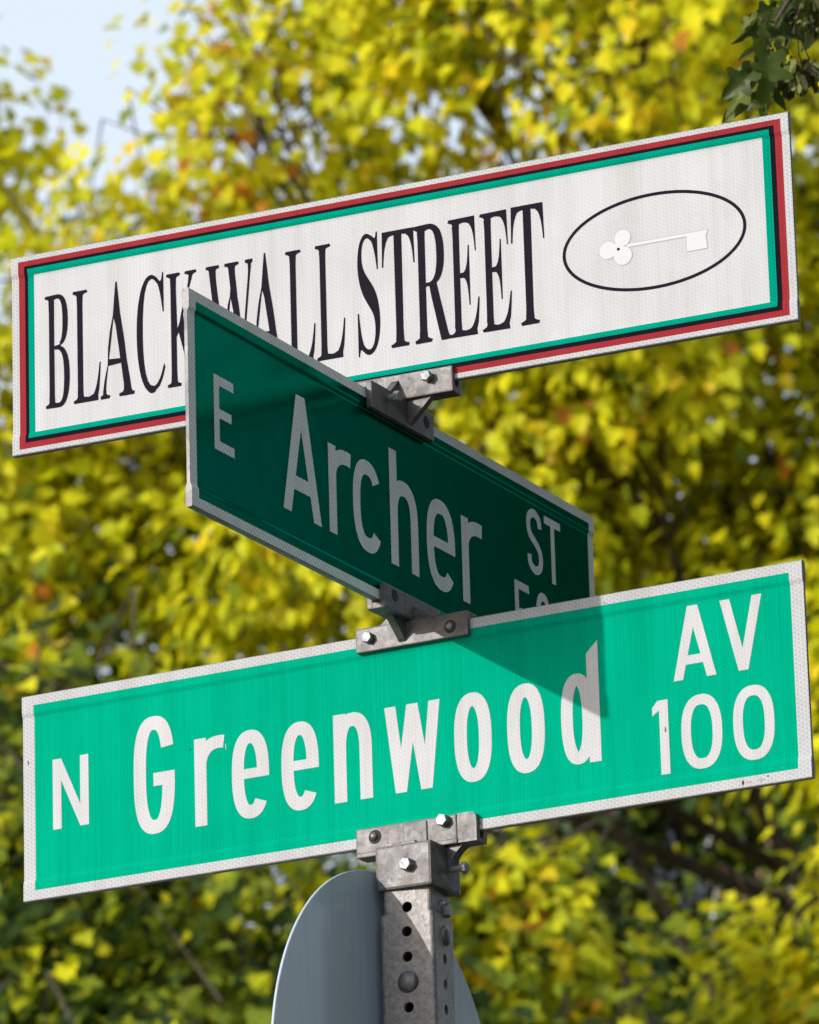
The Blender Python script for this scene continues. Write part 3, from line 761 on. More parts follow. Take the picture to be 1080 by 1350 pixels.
# the oval with the key
ec, ea, eb = (302.8, 0.0), 103.6, 52.8
P = strokes([(ec[0] + (ea - 1.2) * math.cos(2 * math.pi * k / 120), ec[1] + (eb - 1.2) * math.sin(2 * math.pi * k / 120)) for k in range(120)], 3.5, True)
obj('oval_ring', cdt_bm([[(x / 1000, z / 1000) for x, z in q] for q in P], -0.0024), M['lettering_black'], b_root)
def disc2(c, r, n=32): return [(c[0] + r * math.cos(2 * math.pi * k / n), c[1] + r * math.sin(2 * math.pi * k / n)) for k in range(n)]
def keypoly(g):
    return [disc2((267.4, 9.3), 9.2 + g), disc2((250.4, -1.6), 9.8 + g), disc2((267.3, -10.5), 10.2 + g), disc2((262, -1.5), 6),
            [(272, -1.9 - g), (345, -2.0 - g), (345, 1.4 + g), (272, 1.3 + g)],
            [(339.6 - g, -18.8 - g), (362.6 + g, -18.6 - g), (361.0 + g, -5), (364.0 + g, 1.6 + g), (339.6 - g, 1.2 + g)]]
for nm, g, mt, d in (('key_outline', 0.7, 'key_edge', 0.00235), ('key_emblem', 0.0, 'key_white', 0.0025)):
    obj(nm, cdt_bm([[(x / 1000, z / 1000) for x, z in q] for q in keypoly(g)], -d), M[mt], b_root)
obj('key_hole', cdt_bm([[(x / 1000, z / 1000) for x, z in disc2((262.4, -2.4), 1.7, 12)]], -0.00265), M['lettering_black'], b_root)

# ------------------------------------------------------------------ post
PX, PY = 0.0052, -0.0075                     # axis of the post
post = thing('sign_post', 'square galvanised steel sign post punched with round holes', 'sign post', (PX, PY, 0.10), math.radians(7.0))

def perforated(name, half, wall, z0, z1, hole_zs, r, mat, chips=False):
    bm = bmesh.new()
    rad = 0.0045
    for f in range(4):
        polys = [rect(-half + rad, half - rad, z0, z1)]
        for hz in hole_zs:
            polys.append([(r * math.cos(2 * math.pi * k / 14), hz + r * math.sin(2 * math.pi * k / 14)) for k in range(14)])
        tmp = cdt_bm(polys, -half, keep=lambda o: list(o) == [0], fast=True)
        me = bpy.data.meshes.new('tmp'); tmp.to_mesh(me); tmp.free()
        me.transform(Matrix.Rotation(f * math.pi / 2, 4, 'Z'))
        bm.from_mesh(me); bpy.data.meshes.remove(me)
    for f in range(4):                       # rounded corners
        rot = Matrix.Rotation(f * math.pi / 2, 4, 'Z')
        prev = None
        for k in range(5):
            t = -math.pi / 2 + math.pi / 2 * k / 4
            p = Vector((half - rad + rad * math.cos(t), -half + rad + rad * math.sin(t), 0))
            a = bm.verts.new(rot @ (p + Vector((0, 0, z0)))); b = bm.verts.new(rot @ (p + Vector((0, 0, z1))))
            if prev: bm.faces.new((prev[0], a, b, prev[1]))
            prev = (a, b)
    bmesh.ops.remove_doubles(bm, verts=bm.verts, dist=1e-5)
    o = obj(name, bm, mat, post)
    md = o.modifiers.new('wall', 'SOLIDIFY')
    md.thickness = wall
    md.offset = -1.0
    return o
zb = 0.10
top = Z0 - 0.1985 - zb
first = Z0 - 0.1915 - zb
holes = [first - 0.0265 * k for k in range(0, 112)]
perforated('outer_sleeve', 0.0298, 0.0026, 0.0, top, [h for h in holes if h < top - .008], 0.0056, M['galv'])
perforated('inner_tube', 0.0268, 0.0026, top - 0.55, Z0 - 0.128 - zb, [h for h in holes if h > top - .5] + [], 0.0056, M['galv'])

def hexbolt(bm, c, n, r=0.0065, h=0.005, washer=True):
    n = Vector(n).normalized(); a = n.orthogonal().normalized(); b = n.cross(a); c = Vector(c)
    def ring(rr, t, k=6, ph=0.0): return [bm.verts.new(c + n * t + (a * math.cos(2 * math.pi * i / k + ph) + b * math.sin(2 * math.pi * i / k + ph)) * rr) for i in range(k)]
    if washer:
        r0, r1 = ring(r * 1.35, -0.001, 20), ring(r * 1.35, 0.0010, 20)
        for i in range(20): bm.faces.new((r0[i], r0[(i + 1) % 20], r1[(i + 1) % 20], r1[i]))
        bm.faces.new(r1)
    rs = [ring(r, 0.0), ring(r, h * .85), ring(r * .88, h)]
    for p, q in zip(rs, rs[1:]):
        for i in range(6): bm.faces.new((p[i], p[(i + 1) % 6], q[(i + 1) % 6], q[i]))
    bm.faces.new(rs[-1])
    bmesh.ops.recalc_face_normals(bm, faces=bm.faces)

def dome(bm, c, n, r, h, seg=20):
    n = Vector(n).normalized(); a = n.orthogonal().normalized(); b = n.cross(a); c = Vector(c)
    rings = []
    for rr, t in ((1.0, -0.05), (1.0, 0.12), (0.93, 0.42), (0.78, 0.68), (0.55, 0.87), (0.28, 0.97)):
        rings.append([bm.verts.new(c + n * (t * h) + (a * math.cos(2 * math.pi * i / seg) + b * math.sin(2 * math.pi * i / seg)) * rr * r) for i in range(seg)])
    for p, q in zip(rings, rings[1:]):
        for i in range(seg): bm.faces.new((p[i], p[(i + 1) % seg], q[(i + 1) % seg], q[i]))
    tip = bm.verts.new(c + n * h)
    for i in range(seg): bm.faces.new((rings[-1][i], rings[-1][(i + 1) % seg], tip))
    bmesh.ops.recalc_face_normals(bm, faces=bm.faces)

bm = bmesh.new(); dome(bm, (0, -0.0298, holes[3]), (0, -1, 0), 0.0114, 0.0060)
obj('carriage_bolt', bm, M['bolt_dark'], post, True)
bm = bmesh.new(); dome(bm, (0.0298, 0.003, holes[1] - 0.001), (1, 0, 0), 0.0108, 0.0055)
obj('carriage_bolt', bm, M['bolt_dark'], post, True)
bm = bmesh.new(); dome(bm, (0.0268, 0.004, holes[0] - 0.001), (1, 0, 0), 0.0125, 0.003); hexbolt(bm, (0.0298, 0.004, holes[0] - 0.001), (1, 0, 0), 0.0075, 0.006, False)
obj('hex_bolt', bm, M['bolt'], post)

# ------------------------------------------------------------------ brackets
def jaw_pair(bm, u0, u1, v, z0, z1, t_in, t_out, axis, bev=0.0012, cut=None):
    """two jaws on either side of a blade that runs along axis at cross position v"""
    for s in (-1, 1):
        a, b = sorted((v + s * t_in, v + s * t_out))
        if axis == 'x': bx(bm, u0, u1, a, b, z0, z1, bev)
        else: bx(bm, a, b, u0, u1, z0, z1, bev)

CX = 0.0088                                   # the casting sits a little to the right of the tube's axis
cap = thing('post_bracket', 'cast metal cap bracket on the post top gripping the bright green sign', 'bracket', (CX, PY, Z0 - 0.173))
off = Vector((-CX, -PY, 0.173))              # sign origin seen from the bracket
bm = bmesh.new()
bx(bm, -0.0325, 0.0325, -0.0335, 0.0325, 0.0, 0.0475, 0.003)
obj('socket', bm, M['cast'], cap)
bm = bmesh.new()
zj0, zj1 = 0.173 - 0.1225, 0.173 - 0.0950
yb = off.y
jaw_pair(bm, -0.0700, 0.0480, yb, zj0, zj1, 0.0042, 0.0115, 'x', 0.0015)
bx(bm, -0.0698, 0.0478, yb - 0.0113, yb + 0.0113, zj0 - 0.0035, zj0 + 0.0078, 0.001)
obj('jaw', bm, M['cast'], cap)
bm = bmesh.new()                             # the end piece past the seam, with its rounded corner
for s in (-1, 1):
    a, b = sorted((yb + s * 0.0042, yb + s * 0.0117))
    rr = 0.007
    pts = [(0.0490, zj0), (0.0710, zj0)] + [(0.0710 - rr + rr * math.cos(t), zj1 - rr + rr * math.sin(t)) for t in [math.pi / 2 * k / 6 for k in range(7)]] + [(0.0490, zj1)]
    prism(bm, pts, a, b, 'y')
bx(bm, 0.0492, 0.0708, yb - 0.0113, yb + 0.0113, zj0 - 0.0035, zj0 + 0.0006)
obj('jaw_end', bm, M['cast'], cap)
bm = bmesh.new()
bx(bm, -0.0135, 0.0140, yb - 0.0132, yb - 0.0100, 0.0460, zj1 - 0.002, 0.001); bx(bm, -0.0135, 0.0140, -0.0325, yb - 0.0100, 0.0440, 0.0495, 0.001)
obj('gusset', bm, M['cast'], cap)
bm = bmesh.new()
prism(bm, [(0.0325, 0.046), (yb + 0.0112, 0.046), (yb + 0.0112, zj1 - 0.002)], -0.0125, 0.0135, 'x')
obj('gusset', bm, M['cast'], cap)
bm = bmesh.new()
prism(bm, [(0.031, 0.010)] + [(0.0325 + 0.033 * (1 - math.cos(t)), 0.012 + 0.0385 * math.sin(t)) for t in [math.pi / 2 * k / 8 for k in range(9)]] + [(0.031, 0.0505)], yb - 0.004, yb + 0.010, 'y')
obj('side_web', bm, M['cast'], cap)
bm = bmesh.new()
prism(bm, [(-0.031, 0.010)] + [(-0.0325 - 0.028 * (1 - math.cos(t)), 0.012 + 0.0385 * math.sin(t)) for t in [math.pi / 2 * k / 8 for k in range(9)]] + [(-0.031, 0.0505)], yb - 0.004, yb + 0.010, 'y')
obj('side_web', bm, M['cast'], cap)
bm = bmesh.new(); hexbolt(bm, (0.006, -0.0335, 0.0235), (0, -1, 0), 0.0072, 0.009, False)
obj('hex_bolt', bm, M['bolt'], cap)
bm = bmesh.new(); hexbolt(bm, (0.0345, yb - 0.0115, 0.0720), (0, -1, 0), 0.0068, 0.009, False)
obj('hex_bolt', bm, M['bolt'], cap)
bm = bmesh.new(); tube(bm, [(0.0320, 0.008, 0.0230), (0.0485, 0.008, 0.0230)], [0.0034, 0.0034], 10); hexbolt(bm, (0.0475, 0.008, 0.0230), (1, 0, 0), 0.0062, 0.005, False)
obj('hex_bolt', bm, M['bolt'], cap)
bm = bmesh.new(); dome(bm, (-0.0475, yb - 0.0112, 0.0672), (0, -1, 0), 0.0078, 0.0012)
obj('bolt_recess', bm, M['hole'], cap)
bm = bmesh.new(); dome(bm, (-0.0482, yb - 0.0118, 0.0676), (0, -1, 0), 0.0048, 0.0045)
obj('set_screw', bm, M['bolt_dark'], cap, True)

def cross_bracket(label, loc, zl, zu, low, up, rot_low, rot_up, fins, bolts):
    """a double casting: one slot opens downwards over a blade, one upwards under the blade that crosses it"""
    root = thing('cross_bracket', label, 'bracket', loc, 0.0)
    def add(nm, b, rot, mat, smooth=False):
        bmesh.ops.rotate(b, verts=b.verts, cent=(0, 0, 0), matrix=Matrix.Rotation(rot, 3, 'Z'))
        return obj(nm, b, mat, root, smooth)
    b = bmesh.new()
    jaw_pair(b, low[0], low[1], 0.0, zl[0], zl[1], 0.0042, 0.0112, 'x', 0.0012)
    bx(b, low[0] + .0003, low[1] - .0003, -.0110, .0110, zl[1] - .0065, zl[1] + .0004, 0.0008)
    add('lower_jaw', b, rot_low, M['cast'])
    b = bmesh.new()
    jaw_pair(b, up[0], up[1], 0.0, zu[0], zu[1], 0.0042, 0.0112, 'x', 0.0012)
    bx(b, up[0] + .0003, up[1] - .0003, -.0110, .0110, zu[0] - .0004, zu[0] + .0065, 0.0008)
    add('upper_jaw', b, rot_up, M['cast'])
    for axis, pts in fins:
        b = bmesh.new()
        prism(b, pts, -0.0042, 0.0042, 'y' if axis == 'x' else 'x')
        obj('gusset', b, M['cast'], root)
    for nm, rot, c in bolts:
        b = bmesh.new()
        if nm == 'hex_bolt':
            tube(b, [(c[0], c[1] + .002, c[2]), (c[0], c[1] - c[3], c[2])], [0.0036, 0.0036], 10)
            hexbolt(b, (c[0], c[1] - c[3], c[2]), (0, -1, 0), 0.0062, 0.0062, False)
            add(nm, b, rot, M['bolt'])
        else:
            dome(b, (c[0], c[1] + 0.0002, c[2]), (0, -1, 0), 0.0072, 0.0010)
            add('bolt_recess', b, rot, M['hole'])
            if nm == 'set_screw':
                b = bmesh.new(); dome(b, (c[0] - .0005, c[1] - .0004, c[2] + .0005), (0, -1, 0), 0.0042, 0.0035)
                add('set_screw', b, rot, M['bolt'], True)
    return root

cross_bracket('lower cross bracket, on top of the bright green sign and under the dark slanted sign', (0, 0, Z0 + 0.1213),
              (-0.0265, -0.0006), (0.0006, 0.0262), (-0.0558, 0.0768), (-0.0680, 0.0560), 0.0, A_ROT,
              [('x', [(0.0112, 0.0165), (0.0112, -0.001), (0.0360, -0.001)]), ('x', [(-0.0112, 0.0165), (-0.0112, -0.001), (-0.0330, -0.001)]),
               ('y', [(-0.0112, 0.0006), (-0.0420, 0.0006), (-0.0112, -0.0225)]), ('y', [(0.0112, 0.0006), (0.0360, 0.0006), (0.0112, -0.0225)])],
              [('hex_bolt', 0.0, (-0.0392, -0.0112, -0.0125, 0.0015)), ('set_screw', 0.0, (0.0565, -0.0112, -0.0150, 0)), ('bolt_recess', A_ROT, (-0.0470, -0.0112, 0.0175, 0))])
cross_bracket('upper cross bracket, on top of the dark slanted sign and under the white sign', (0, 0, Z0 + 0.3650),
              (-0.0305, -0.0006), (0.0006, 0.0285), (-0.0860, 0.0540), (-0.0520, 0.0660), A_ROT, B_ROT,
              [('x', [(0.0112, -0.0270), (0.0112, 0.001), (0.0400, 0.001)]), ('x', [(-0.0112, -0.0250), (-0.0112, 0.001), (-0.0330, 0.001)]),
               ('y', [(-0.0112, -0.0006), (-0.0360, -0.0006), (-0.0112, 0.0215)]), ('y', [(0.0112, -0.0006), (0.0330, -0.0006), (0.0112, 0.0215)])],
              [('hex_bolt', B_ROT, (0.0385, -0.0112, 0.0190, 0.0035)), ('hex_bolt', A_ROT, (-0.0480, -0.0112, -0.0100, 0.0070)), ('bolt_recess', A_ROT, (0.0370, -0.0112, -0.0130, 0))])

# ------------------------------------------------------------------ the round sign seen from behind, bolted to the side of the post
RX = -0.0312
rs = thing('round_sign', 'plain grey back of a round metal sign fixed to the side of the post', 'traffic sign', (RX, -0.0085, Z0 - 0.3925))
bm = bmesh.new()
RR = 0.2458
def ringv(r, x): return [bm.verts.new((x, r * math.cos(2 * math.pi * k / 160), r * math.sin(2 * math.pi * k / 160))) for k in range(160)]
cs = [ringv(RR - .0006, 0.0), ringv(RR, -0.0006), ringv(RR, -0.0024), ringv(RR - .0006, -0.0030)]
for a, b in zip(cs, cs[1:]):
    for k in range(160): bm.faces.new((a[k], a[(k + 1) % 160], b[(k + 1) % 160], b[k]))
bm.faces.new(cs[0]); bm.faces.new(list(reversed(cs[-1])))
bmesh.ops.recalc_face_normals(bm, faces=bm.faces)
obj('sign_plate', bm, M['round_back'], rs)
for zz in (0.13, -0.13):
    bm = bmesh.new()
    tube(bm, [(-0.004, 0.001, zz), (PX - 0.0298 - RX + .001, 0.001, zz)], [0.009, 0.009], 16)
    obj('spacer', bm, M['bolt'], rs)

# ------------------------------------------------------------------ foliage
def leaf_template(lobed=True):
    """a lobed leaf, one unit long along +x with its stalk at the origin, folded along the midrib"""
    if lobed:
        half = [(0.0, 0.0), (0.10, 0.16), (0.02, 0.42), (0.30, 0.30), (0.42, 0.55), (0.58, 0.24), (0.72, 0.24), (1.0, 0.0)]
    else:
        half = [(0.0, 0.0), (0.18, 0.30), (0.48, 0.40), (0.70, 0.22), (1.0, 0.0)]
    V = [(x, y, 0.16 * abs(y) - 0.16 * x * x) for x, y in half] + [(x, -y, 0.16 * abs(y) - 0.16 * x * x) for x, y in half[1:-1]]
    n = len(half)
    mid = len(V); V.append((0.38, 0.0, -0.04))
    loop = list(range(n)) + [n + k for k in reversed(range(n - 2))]
    F = []
    for i in range(len(loop)):
        a, b = loop[i], loop[(i + 1) % len(loop)]
        F.append((mid, b, a))
    return np.array(V, float), np.array(F, int)

def mats_from(dirs, norms):
    """rotation matrices with x along dirs and z near norms (rows of N x 3)"""
    x = dirs / np.linalg.norm(dirs, axis=1, keepdims=True)
    y = np.cross(norms, x); y /= np.maximum(np.linalg.norm(y, axis=1, keepdims=True), 1e-6)
    z = np.cross(x, y)
    return np.stack([x, y, z], axis=2)

def leaves_mesh(name, V, F, Rm_, pos, size, colr, mat):
    n = len(pos); nv = len(V); nf = len(F)
    verts = (np.einsum('nij,vj->nvi', Rm_, V) * size[:, None, None] + pos[:, None, :]).reshape(-1, 3)
    faces = (F[None] + (np.arange(n) * nv)[:, None, None]).reshape(-1)
    me = bpy.data.meshes.new(name)
    me.vertices.add(n * nv); me.vertices.foreach_set('co', verts.astype(np.float32).ravel())
    me.loops.add(n * nf * 3); me.loops.foreach_set('vertex_index', faces.astype(np.int32))
    me.polygons.add(n * nf); me.polygons.foreach_set('loop_start', np.arange(0, n * nf * 3, 3, dtype=np.int32))
    me.update(calc_edges=True)
    at = me.attributes.new('leaf_colour', 'FLOAT_COLOR', 'POINT')
    c = np.ones((n, nv, 4), np.float32); c[:, :, :3] = colr[:, None, :]
    at.data.foreach_set('color', c.ravel())
    me.materials.append(mat)
    me.polygons.foreach_set('use_smooth', np.zeros(n * nf, bool))
    return me

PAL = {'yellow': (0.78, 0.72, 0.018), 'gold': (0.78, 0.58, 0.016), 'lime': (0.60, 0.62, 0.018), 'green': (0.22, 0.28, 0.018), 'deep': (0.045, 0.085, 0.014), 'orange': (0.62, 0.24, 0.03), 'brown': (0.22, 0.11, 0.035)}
LEAF_V, LEAF_F = leaf_template(True)

def in_view(P, margin=0.0):
    q = P - np.array(CAM)
    x = q @ np.array(RIGHT); y = q @ np.array(UP); z = q @ np.array(FWD)
    ok = (z > 0) & (np.abs(x / z) < (540 + margin) / 7868.9) & (np.abs(y / z) < (675 + margin) / 7868.9)
    return ok, z

def noise3(P, seed, scale):
    r = np.random.default_rng(seed)
    v = np.zeros(len(P))
    for k in range(6):
        d = r.normal(size=3); d /= np.linalg.norm(d)
        v += np.sin(P @ d * scale * (0.6 + 0.25 * k) + r.uniform(0, 6.28))
    return v / 6 * 1.6

def tree(name, label, base, height, trunk_r, lobes, sprays, leaf_size, mix, seed, mat='leaf', per_spray=18, parts=300, keep=None, trunk_lean=(0, 0)):
    """lobes: (centre, radii) ellipsoids in the world that carry sprays of leaves; a limb from the trunk reaches into every lobe.
    mix(P, t) -> per-leaf weights over palette names"""
    r = np.random.default_rng(seed)
    root = thing(name, label, 'tree', base, 0.0)
    B = np.array(base, float)
    bm = bmesh.new()
    hs = [0, 0.25, 0.5, 0.75, 1.0]
    tp = [Vector((trunk_lean[0] * t + 0.12 * math.sin(5 * t + seed), trunk_lean[1] * t + 0.12 * math.cos(4 * t + seed), height * t)) for t in hs]
    tp[0] = Vector((0, 0, -0.05))
    tube(bm, tp, [trunk_r * 1.35, trunk_r, trunk_r * .8, trunk_r * .55, trunk_r * .2], 12)
    obj('trunk', bm, M['bark'], root, True)
    P_all, D_all, N_all = [], [], []
    limb_bm = bmesh.new()
    for li, (c, rad) in enumerate(lobes):
        c = np.array(c, float); rad = np.array(rad, float)
        t = min(0.92, max(0.2, (c[2] - B[2]) / height - 0.22))
        k = min(3, int(t * 4)); f = t * 4 - k
        s = tp[k].lerp(tp[k + 1], f)
        e = Vector(c - B)
        m = s.lerp(e, 0.5) + Vector((0, 0, -0.15 * (e - s).length))
        bm = bmesh.new()
        tube(bm, [s, s.lerp(m, .6) , m, m.lerp(e, .55), e], [trunk_r * .22, trunk_r * .17, trunk_r * .12, trunk_r * .08, trunk_r * .03], 8)
        obj('limb', bm, M['bark'], root, True)
        ns = sprays[li] if isinstance(sprays, (list, tuple)) else sprays
        u = r.normal(size=(ns, 3)); u /= np.linalg.norm(u, axis=1, keepdims=True)
        rr = r.uniform(0.25, 1.0, size=(ns, 1)) ** 0.5
        ends = c + u * rr * rad
        wob = 1 + 0.16 * noise3(ends, seed + 5, 1.6)[:, None]
        ends = c + (ends - c) * wob
        if keep is not None:
            ends = ends[keep(ends)]
        ns = len(ends)
        out = (ends - c) / rad; out /= np.maximum(np.linalg.norm(out, axis=1, keepdims=True), 1e-6)
        axis = out * 0.8 + r.normal(size=(ns, 3)) * 0.45 + np.array([0, 0, -0.25])
        axis /= np.linalg.norm(axis, axis=1, keepdims=True)
        for j in range(0, ns, 3):                     # twigs
            p1 = Vector(ends[j] - B); a = Vector(axis[j])
            p0 = p1 - a * r.uniform(0.5, 1.0)
            base_pt = m.lerp(e, 0.6) if j % 2 else e
            tube(limb_bm, [base_pt, p0.lerp(base_pt, .3) + Vector((0, 0, -.08)), p0, p1], [0.014, 0.011, 0.008, 0.004], 4)
        n = per_spray
        tt = r.uniform(-0.55, 1.0, size=(ns, n))
        L = r.uniform(0.25, 0.48, size=(ns, 1))
        side = r.normal(size=(ns, n, 3)) * 0.11
        pos = ends[:, None, :] + axis[:, None, :] * (tt * L)[:, :, None] + side
        pos[:, :, 2] -= (np.maximum(tt, 0) ** 2) * 0.12
        d = axis[:, None, :] * 0.7 + side / 0.11 * 0.45 + np.array([0, 0, -0.75])
        # blades turn their faces to the open sky on the outside of the crown
        nrm = out[:, None, :] * 0.75 + np.array([0, 0, 0.6]) + np.array(SUN_DIR) * 0.75 + r.normal(size=(ns, n, 3)) * 0.42
        P_all.append(pos.reshape(-1, 3)); D_all.append(d.reshape(-1, 3)); N_all.append(nrm.reshape(-1, 3))
    obj('twigs', limb_bm, M['bark'], root, kind='stuff')
    P = np.concatenate(P_all); D = np.concatenate(D_all); N = np.concatenate(N_all)
    if keep is not None:
        k = keep(P); P, D, N = P[k], D[k], N[k]
    n = len(P)
    size = leaf_size * r.uniform(0.70, 1.25, n)
    names, W = mix(P, r)
    W = W / W.sum(1, keepdims=True)
    pick = (r.random((n, 1)) > np.cumsum(W, axis=1)).sum(1).clip(0, len(names) - 1)
    colr = np.array([PAL[q] for q in names])[pick] * r.uniform(0.80, 1.15, (n, 1)) * np.array([1, 1, 1.0])
    R_ = mats_from(D, N)
    single = np.zeros(n, bool)
    if parts:
        ok, z = in_view(P)
        idx = np.where(ok)[0]
        idx = idx[np.argsort(z[idx] - 0.0)][:parts]
        single[idx] = True
        shared = {}
        for i in idx:
            key = (int(pick[i]), int(r.integers(3)))
            if key not in shared:
                cc = np.array([PAL[names[key[0]]]]) * (0.85 + 0.15 * key[1])
                shared[key] = leaves_mesh('leaf', LEAF_V, LEAF_F, np.eye(3)[None], np.zeros((1, 3)), np.ones(1), cc, M[mat])
            o = bpy.data.objects.new('leaf', shared[key])
            m4 = Matrix.Identity(4)
            for a in range(3):
                for b in range(3): m4[a][b] = R_[i][a][b] * size[i]
                m4[a][3] = P[i][a] - B[a]
            o.matrix_basis = m4
            link(o, root)
    k = ~single
    me = leaves_mesh('crown', LEAF_V, LEAF_F, R_[k], P[k] - B, size[k], colr[k], M[mat])
    o = bpy.data.objects.new('crown', me)
    o['kind'] = 'stuff'
    link(o, root)
    return root

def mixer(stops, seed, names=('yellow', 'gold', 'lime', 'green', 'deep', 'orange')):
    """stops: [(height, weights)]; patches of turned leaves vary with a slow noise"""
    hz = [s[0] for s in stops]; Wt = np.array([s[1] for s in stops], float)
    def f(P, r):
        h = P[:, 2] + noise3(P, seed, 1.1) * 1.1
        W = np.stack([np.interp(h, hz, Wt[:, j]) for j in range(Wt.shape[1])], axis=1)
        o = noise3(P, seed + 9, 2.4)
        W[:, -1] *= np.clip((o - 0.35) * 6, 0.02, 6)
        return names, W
    return f

def rel(P):                                  # metres right of and ahead of the camera's foot
    q = P - np.array(C0)
    return q @ np.array(RH), q @ np.array(FH)
def wl(r, d, h): return tuple(place(r, d, h))
rr_ = np.random.default_rng(3)
def lobes_in(c, rad, n, size, seed):
    """n overlapping foliage lobes spread through an ellipsoid given as (right, ahead, height)"""
    g = np.random.default_rng(seed)
    out = []
    tries = 0
    while len(out) < n and tries < 4000:
        tries += 1
        u = g.normal(size=3); u /= np.linalg.norm(u); u *= g.uniform(0.15, 1) ** 0.4
        p = np.array(c) + u * np.array(rad)
        if all(np.linalg.norm(p - q) > size * 0.85 for q, _ in out):
            s = size * g.uniform(0.75, 1.2)
            out.append((p, (s * 1.15, s * 1.15, s * 0.72)))
    return [(wl(*p), s) for p, s in out]

# autumn maple straight ahead, its crown filling most of the view
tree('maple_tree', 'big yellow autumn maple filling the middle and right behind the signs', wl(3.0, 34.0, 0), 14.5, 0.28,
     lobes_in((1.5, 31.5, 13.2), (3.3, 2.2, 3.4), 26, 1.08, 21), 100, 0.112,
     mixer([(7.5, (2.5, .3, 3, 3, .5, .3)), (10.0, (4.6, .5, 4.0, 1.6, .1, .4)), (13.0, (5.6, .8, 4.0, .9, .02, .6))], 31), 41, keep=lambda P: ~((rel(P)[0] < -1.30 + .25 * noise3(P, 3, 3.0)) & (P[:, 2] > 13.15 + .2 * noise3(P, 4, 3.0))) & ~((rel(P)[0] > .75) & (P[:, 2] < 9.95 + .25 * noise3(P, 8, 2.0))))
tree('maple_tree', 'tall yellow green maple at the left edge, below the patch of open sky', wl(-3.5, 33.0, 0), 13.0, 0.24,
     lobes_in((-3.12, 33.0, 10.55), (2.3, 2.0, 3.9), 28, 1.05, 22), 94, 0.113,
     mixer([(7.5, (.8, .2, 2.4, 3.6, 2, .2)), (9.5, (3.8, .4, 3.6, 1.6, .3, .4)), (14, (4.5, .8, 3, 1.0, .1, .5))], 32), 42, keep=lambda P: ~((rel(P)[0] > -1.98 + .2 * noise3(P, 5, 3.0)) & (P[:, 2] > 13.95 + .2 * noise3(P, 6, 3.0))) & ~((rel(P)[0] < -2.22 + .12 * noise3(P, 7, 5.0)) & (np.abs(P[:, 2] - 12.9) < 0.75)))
tree('shade_tree', 'dark green tree behind the lower left corner of the lowest sign', wl(-2.6, 26.5, 0), 7.6, 0.14,
     lobes_in((-1.6, 25.5, 6.4), (2.1, 1.5, 2.1), 20, 0.9, 23), 100, 0.104,
     mixer([(5.5, (.1, .02, .9, 4, 6, .03)), (8.0, (.3, .05, 1.4, 4, 4.5, .08)), (9.4, (2, .3, 2.6, 2, 1.5, .3))], 33), 43)
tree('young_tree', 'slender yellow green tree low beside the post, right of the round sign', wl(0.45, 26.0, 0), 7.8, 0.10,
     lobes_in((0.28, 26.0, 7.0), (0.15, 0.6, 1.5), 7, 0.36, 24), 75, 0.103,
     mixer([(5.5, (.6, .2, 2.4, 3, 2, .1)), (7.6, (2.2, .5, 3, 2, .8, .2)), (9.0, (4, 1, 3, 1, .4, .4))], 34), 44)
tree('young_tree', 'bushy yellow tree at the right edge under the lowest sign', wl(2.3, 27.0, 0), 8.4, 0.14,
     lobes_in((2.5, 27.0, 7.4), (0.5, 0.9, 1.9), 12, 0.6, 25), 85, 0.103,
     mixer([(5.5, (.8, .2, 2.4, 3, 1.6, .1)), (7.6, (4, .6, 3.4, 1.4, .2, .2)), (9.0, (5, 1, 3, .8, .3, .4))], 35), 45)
tree('dark_tree', 'deep green tree in the gap behind the yellow trees at lower right', wl(1.4, 40.0, 0), 11.0, 0.24,
     lobes_in((1.6, 40.0, 10.5), (2.3, 1.6, 2.8), 32, 0.85, 26), 62, 0.108,
     mixer([(7.5, (.0, .0, .2, 2, 6, .05)), (12, (.1, .0, .8, 2, 5, .1))], 36), 46, 'leaf_dark', keep=lambda P: (((rel(P)[0] - 1.5) / .7) ** 2 + ((P[:, 2] - 11.3) / .55) ** 2 > 1) | (noise3(P, 9, 9.0) > -.28))

tree('added_dark_tree', 'dark tree added out of view, mirrored in the slanted sign to darken its far end', (4.7, 13.2, 0), 12.5, 0.26,  # unseen; added so the slanted sign's far end reflects something dark
     [((4.7 + a, 13.2 + b, h), (1.5, 1.5, 1.3)) for a, b, h in ((0, 0, 3.6), (-1.2, .6, 4.6), (1.2, -.4, 4.6), (0, -.8, 6.0), (1.3, .5, 6.4), (-1.2, 0, 6.6), (.4, 0, 7.8), (1.4, -.3, 8.2), (-.9, .5, 8.6), (.9, .6, 9.6), (0, -.4, 10.6), (0, 0, 11.9))], 130, 0.14,
     mixer([(0, (0, 0, .1, 1, 6, .01)), (12, (0, 0, .1, 1, 6, .01))], 38), 48, 'leaf_dark', parts=0)
tree('added_dark_tree', 'dark tree added out of view to block skylight on the right-facing sides', (6.7, -0.6, 0), 11.0, 0.24,  # unseen; added to keep skylight off the slanted sign and post side
     [((6.7 + a, -0.6 + b, h), (1.7, 1.7, 1.4)) for a, b, h in ((0, 0, 2.2), (-1.7, 1.3, 2.6), (-1.8, -1.3, 2.8), (1, .6, 3.0), (-1.9, 0, 4.4), (-1.2, 2.2, 4.4), (-1.1, -2.2, 4.6), (.8, -1, 5.0), (-1.6, 1.0, 6.2), (-1.5, -1.0, 6.6), (.3, .9, 6.4), (-.6, .2, 8.2), (0.4, -.6, 9.2), (0, 0, 10.4))], 190, 0.14,
     mixer([(0, (0, 0, .1, 1, 6, .01)), (12, (0, 0, .1, 1, 6, .01))], 37), 47, 'leaf_dark', parts=0)

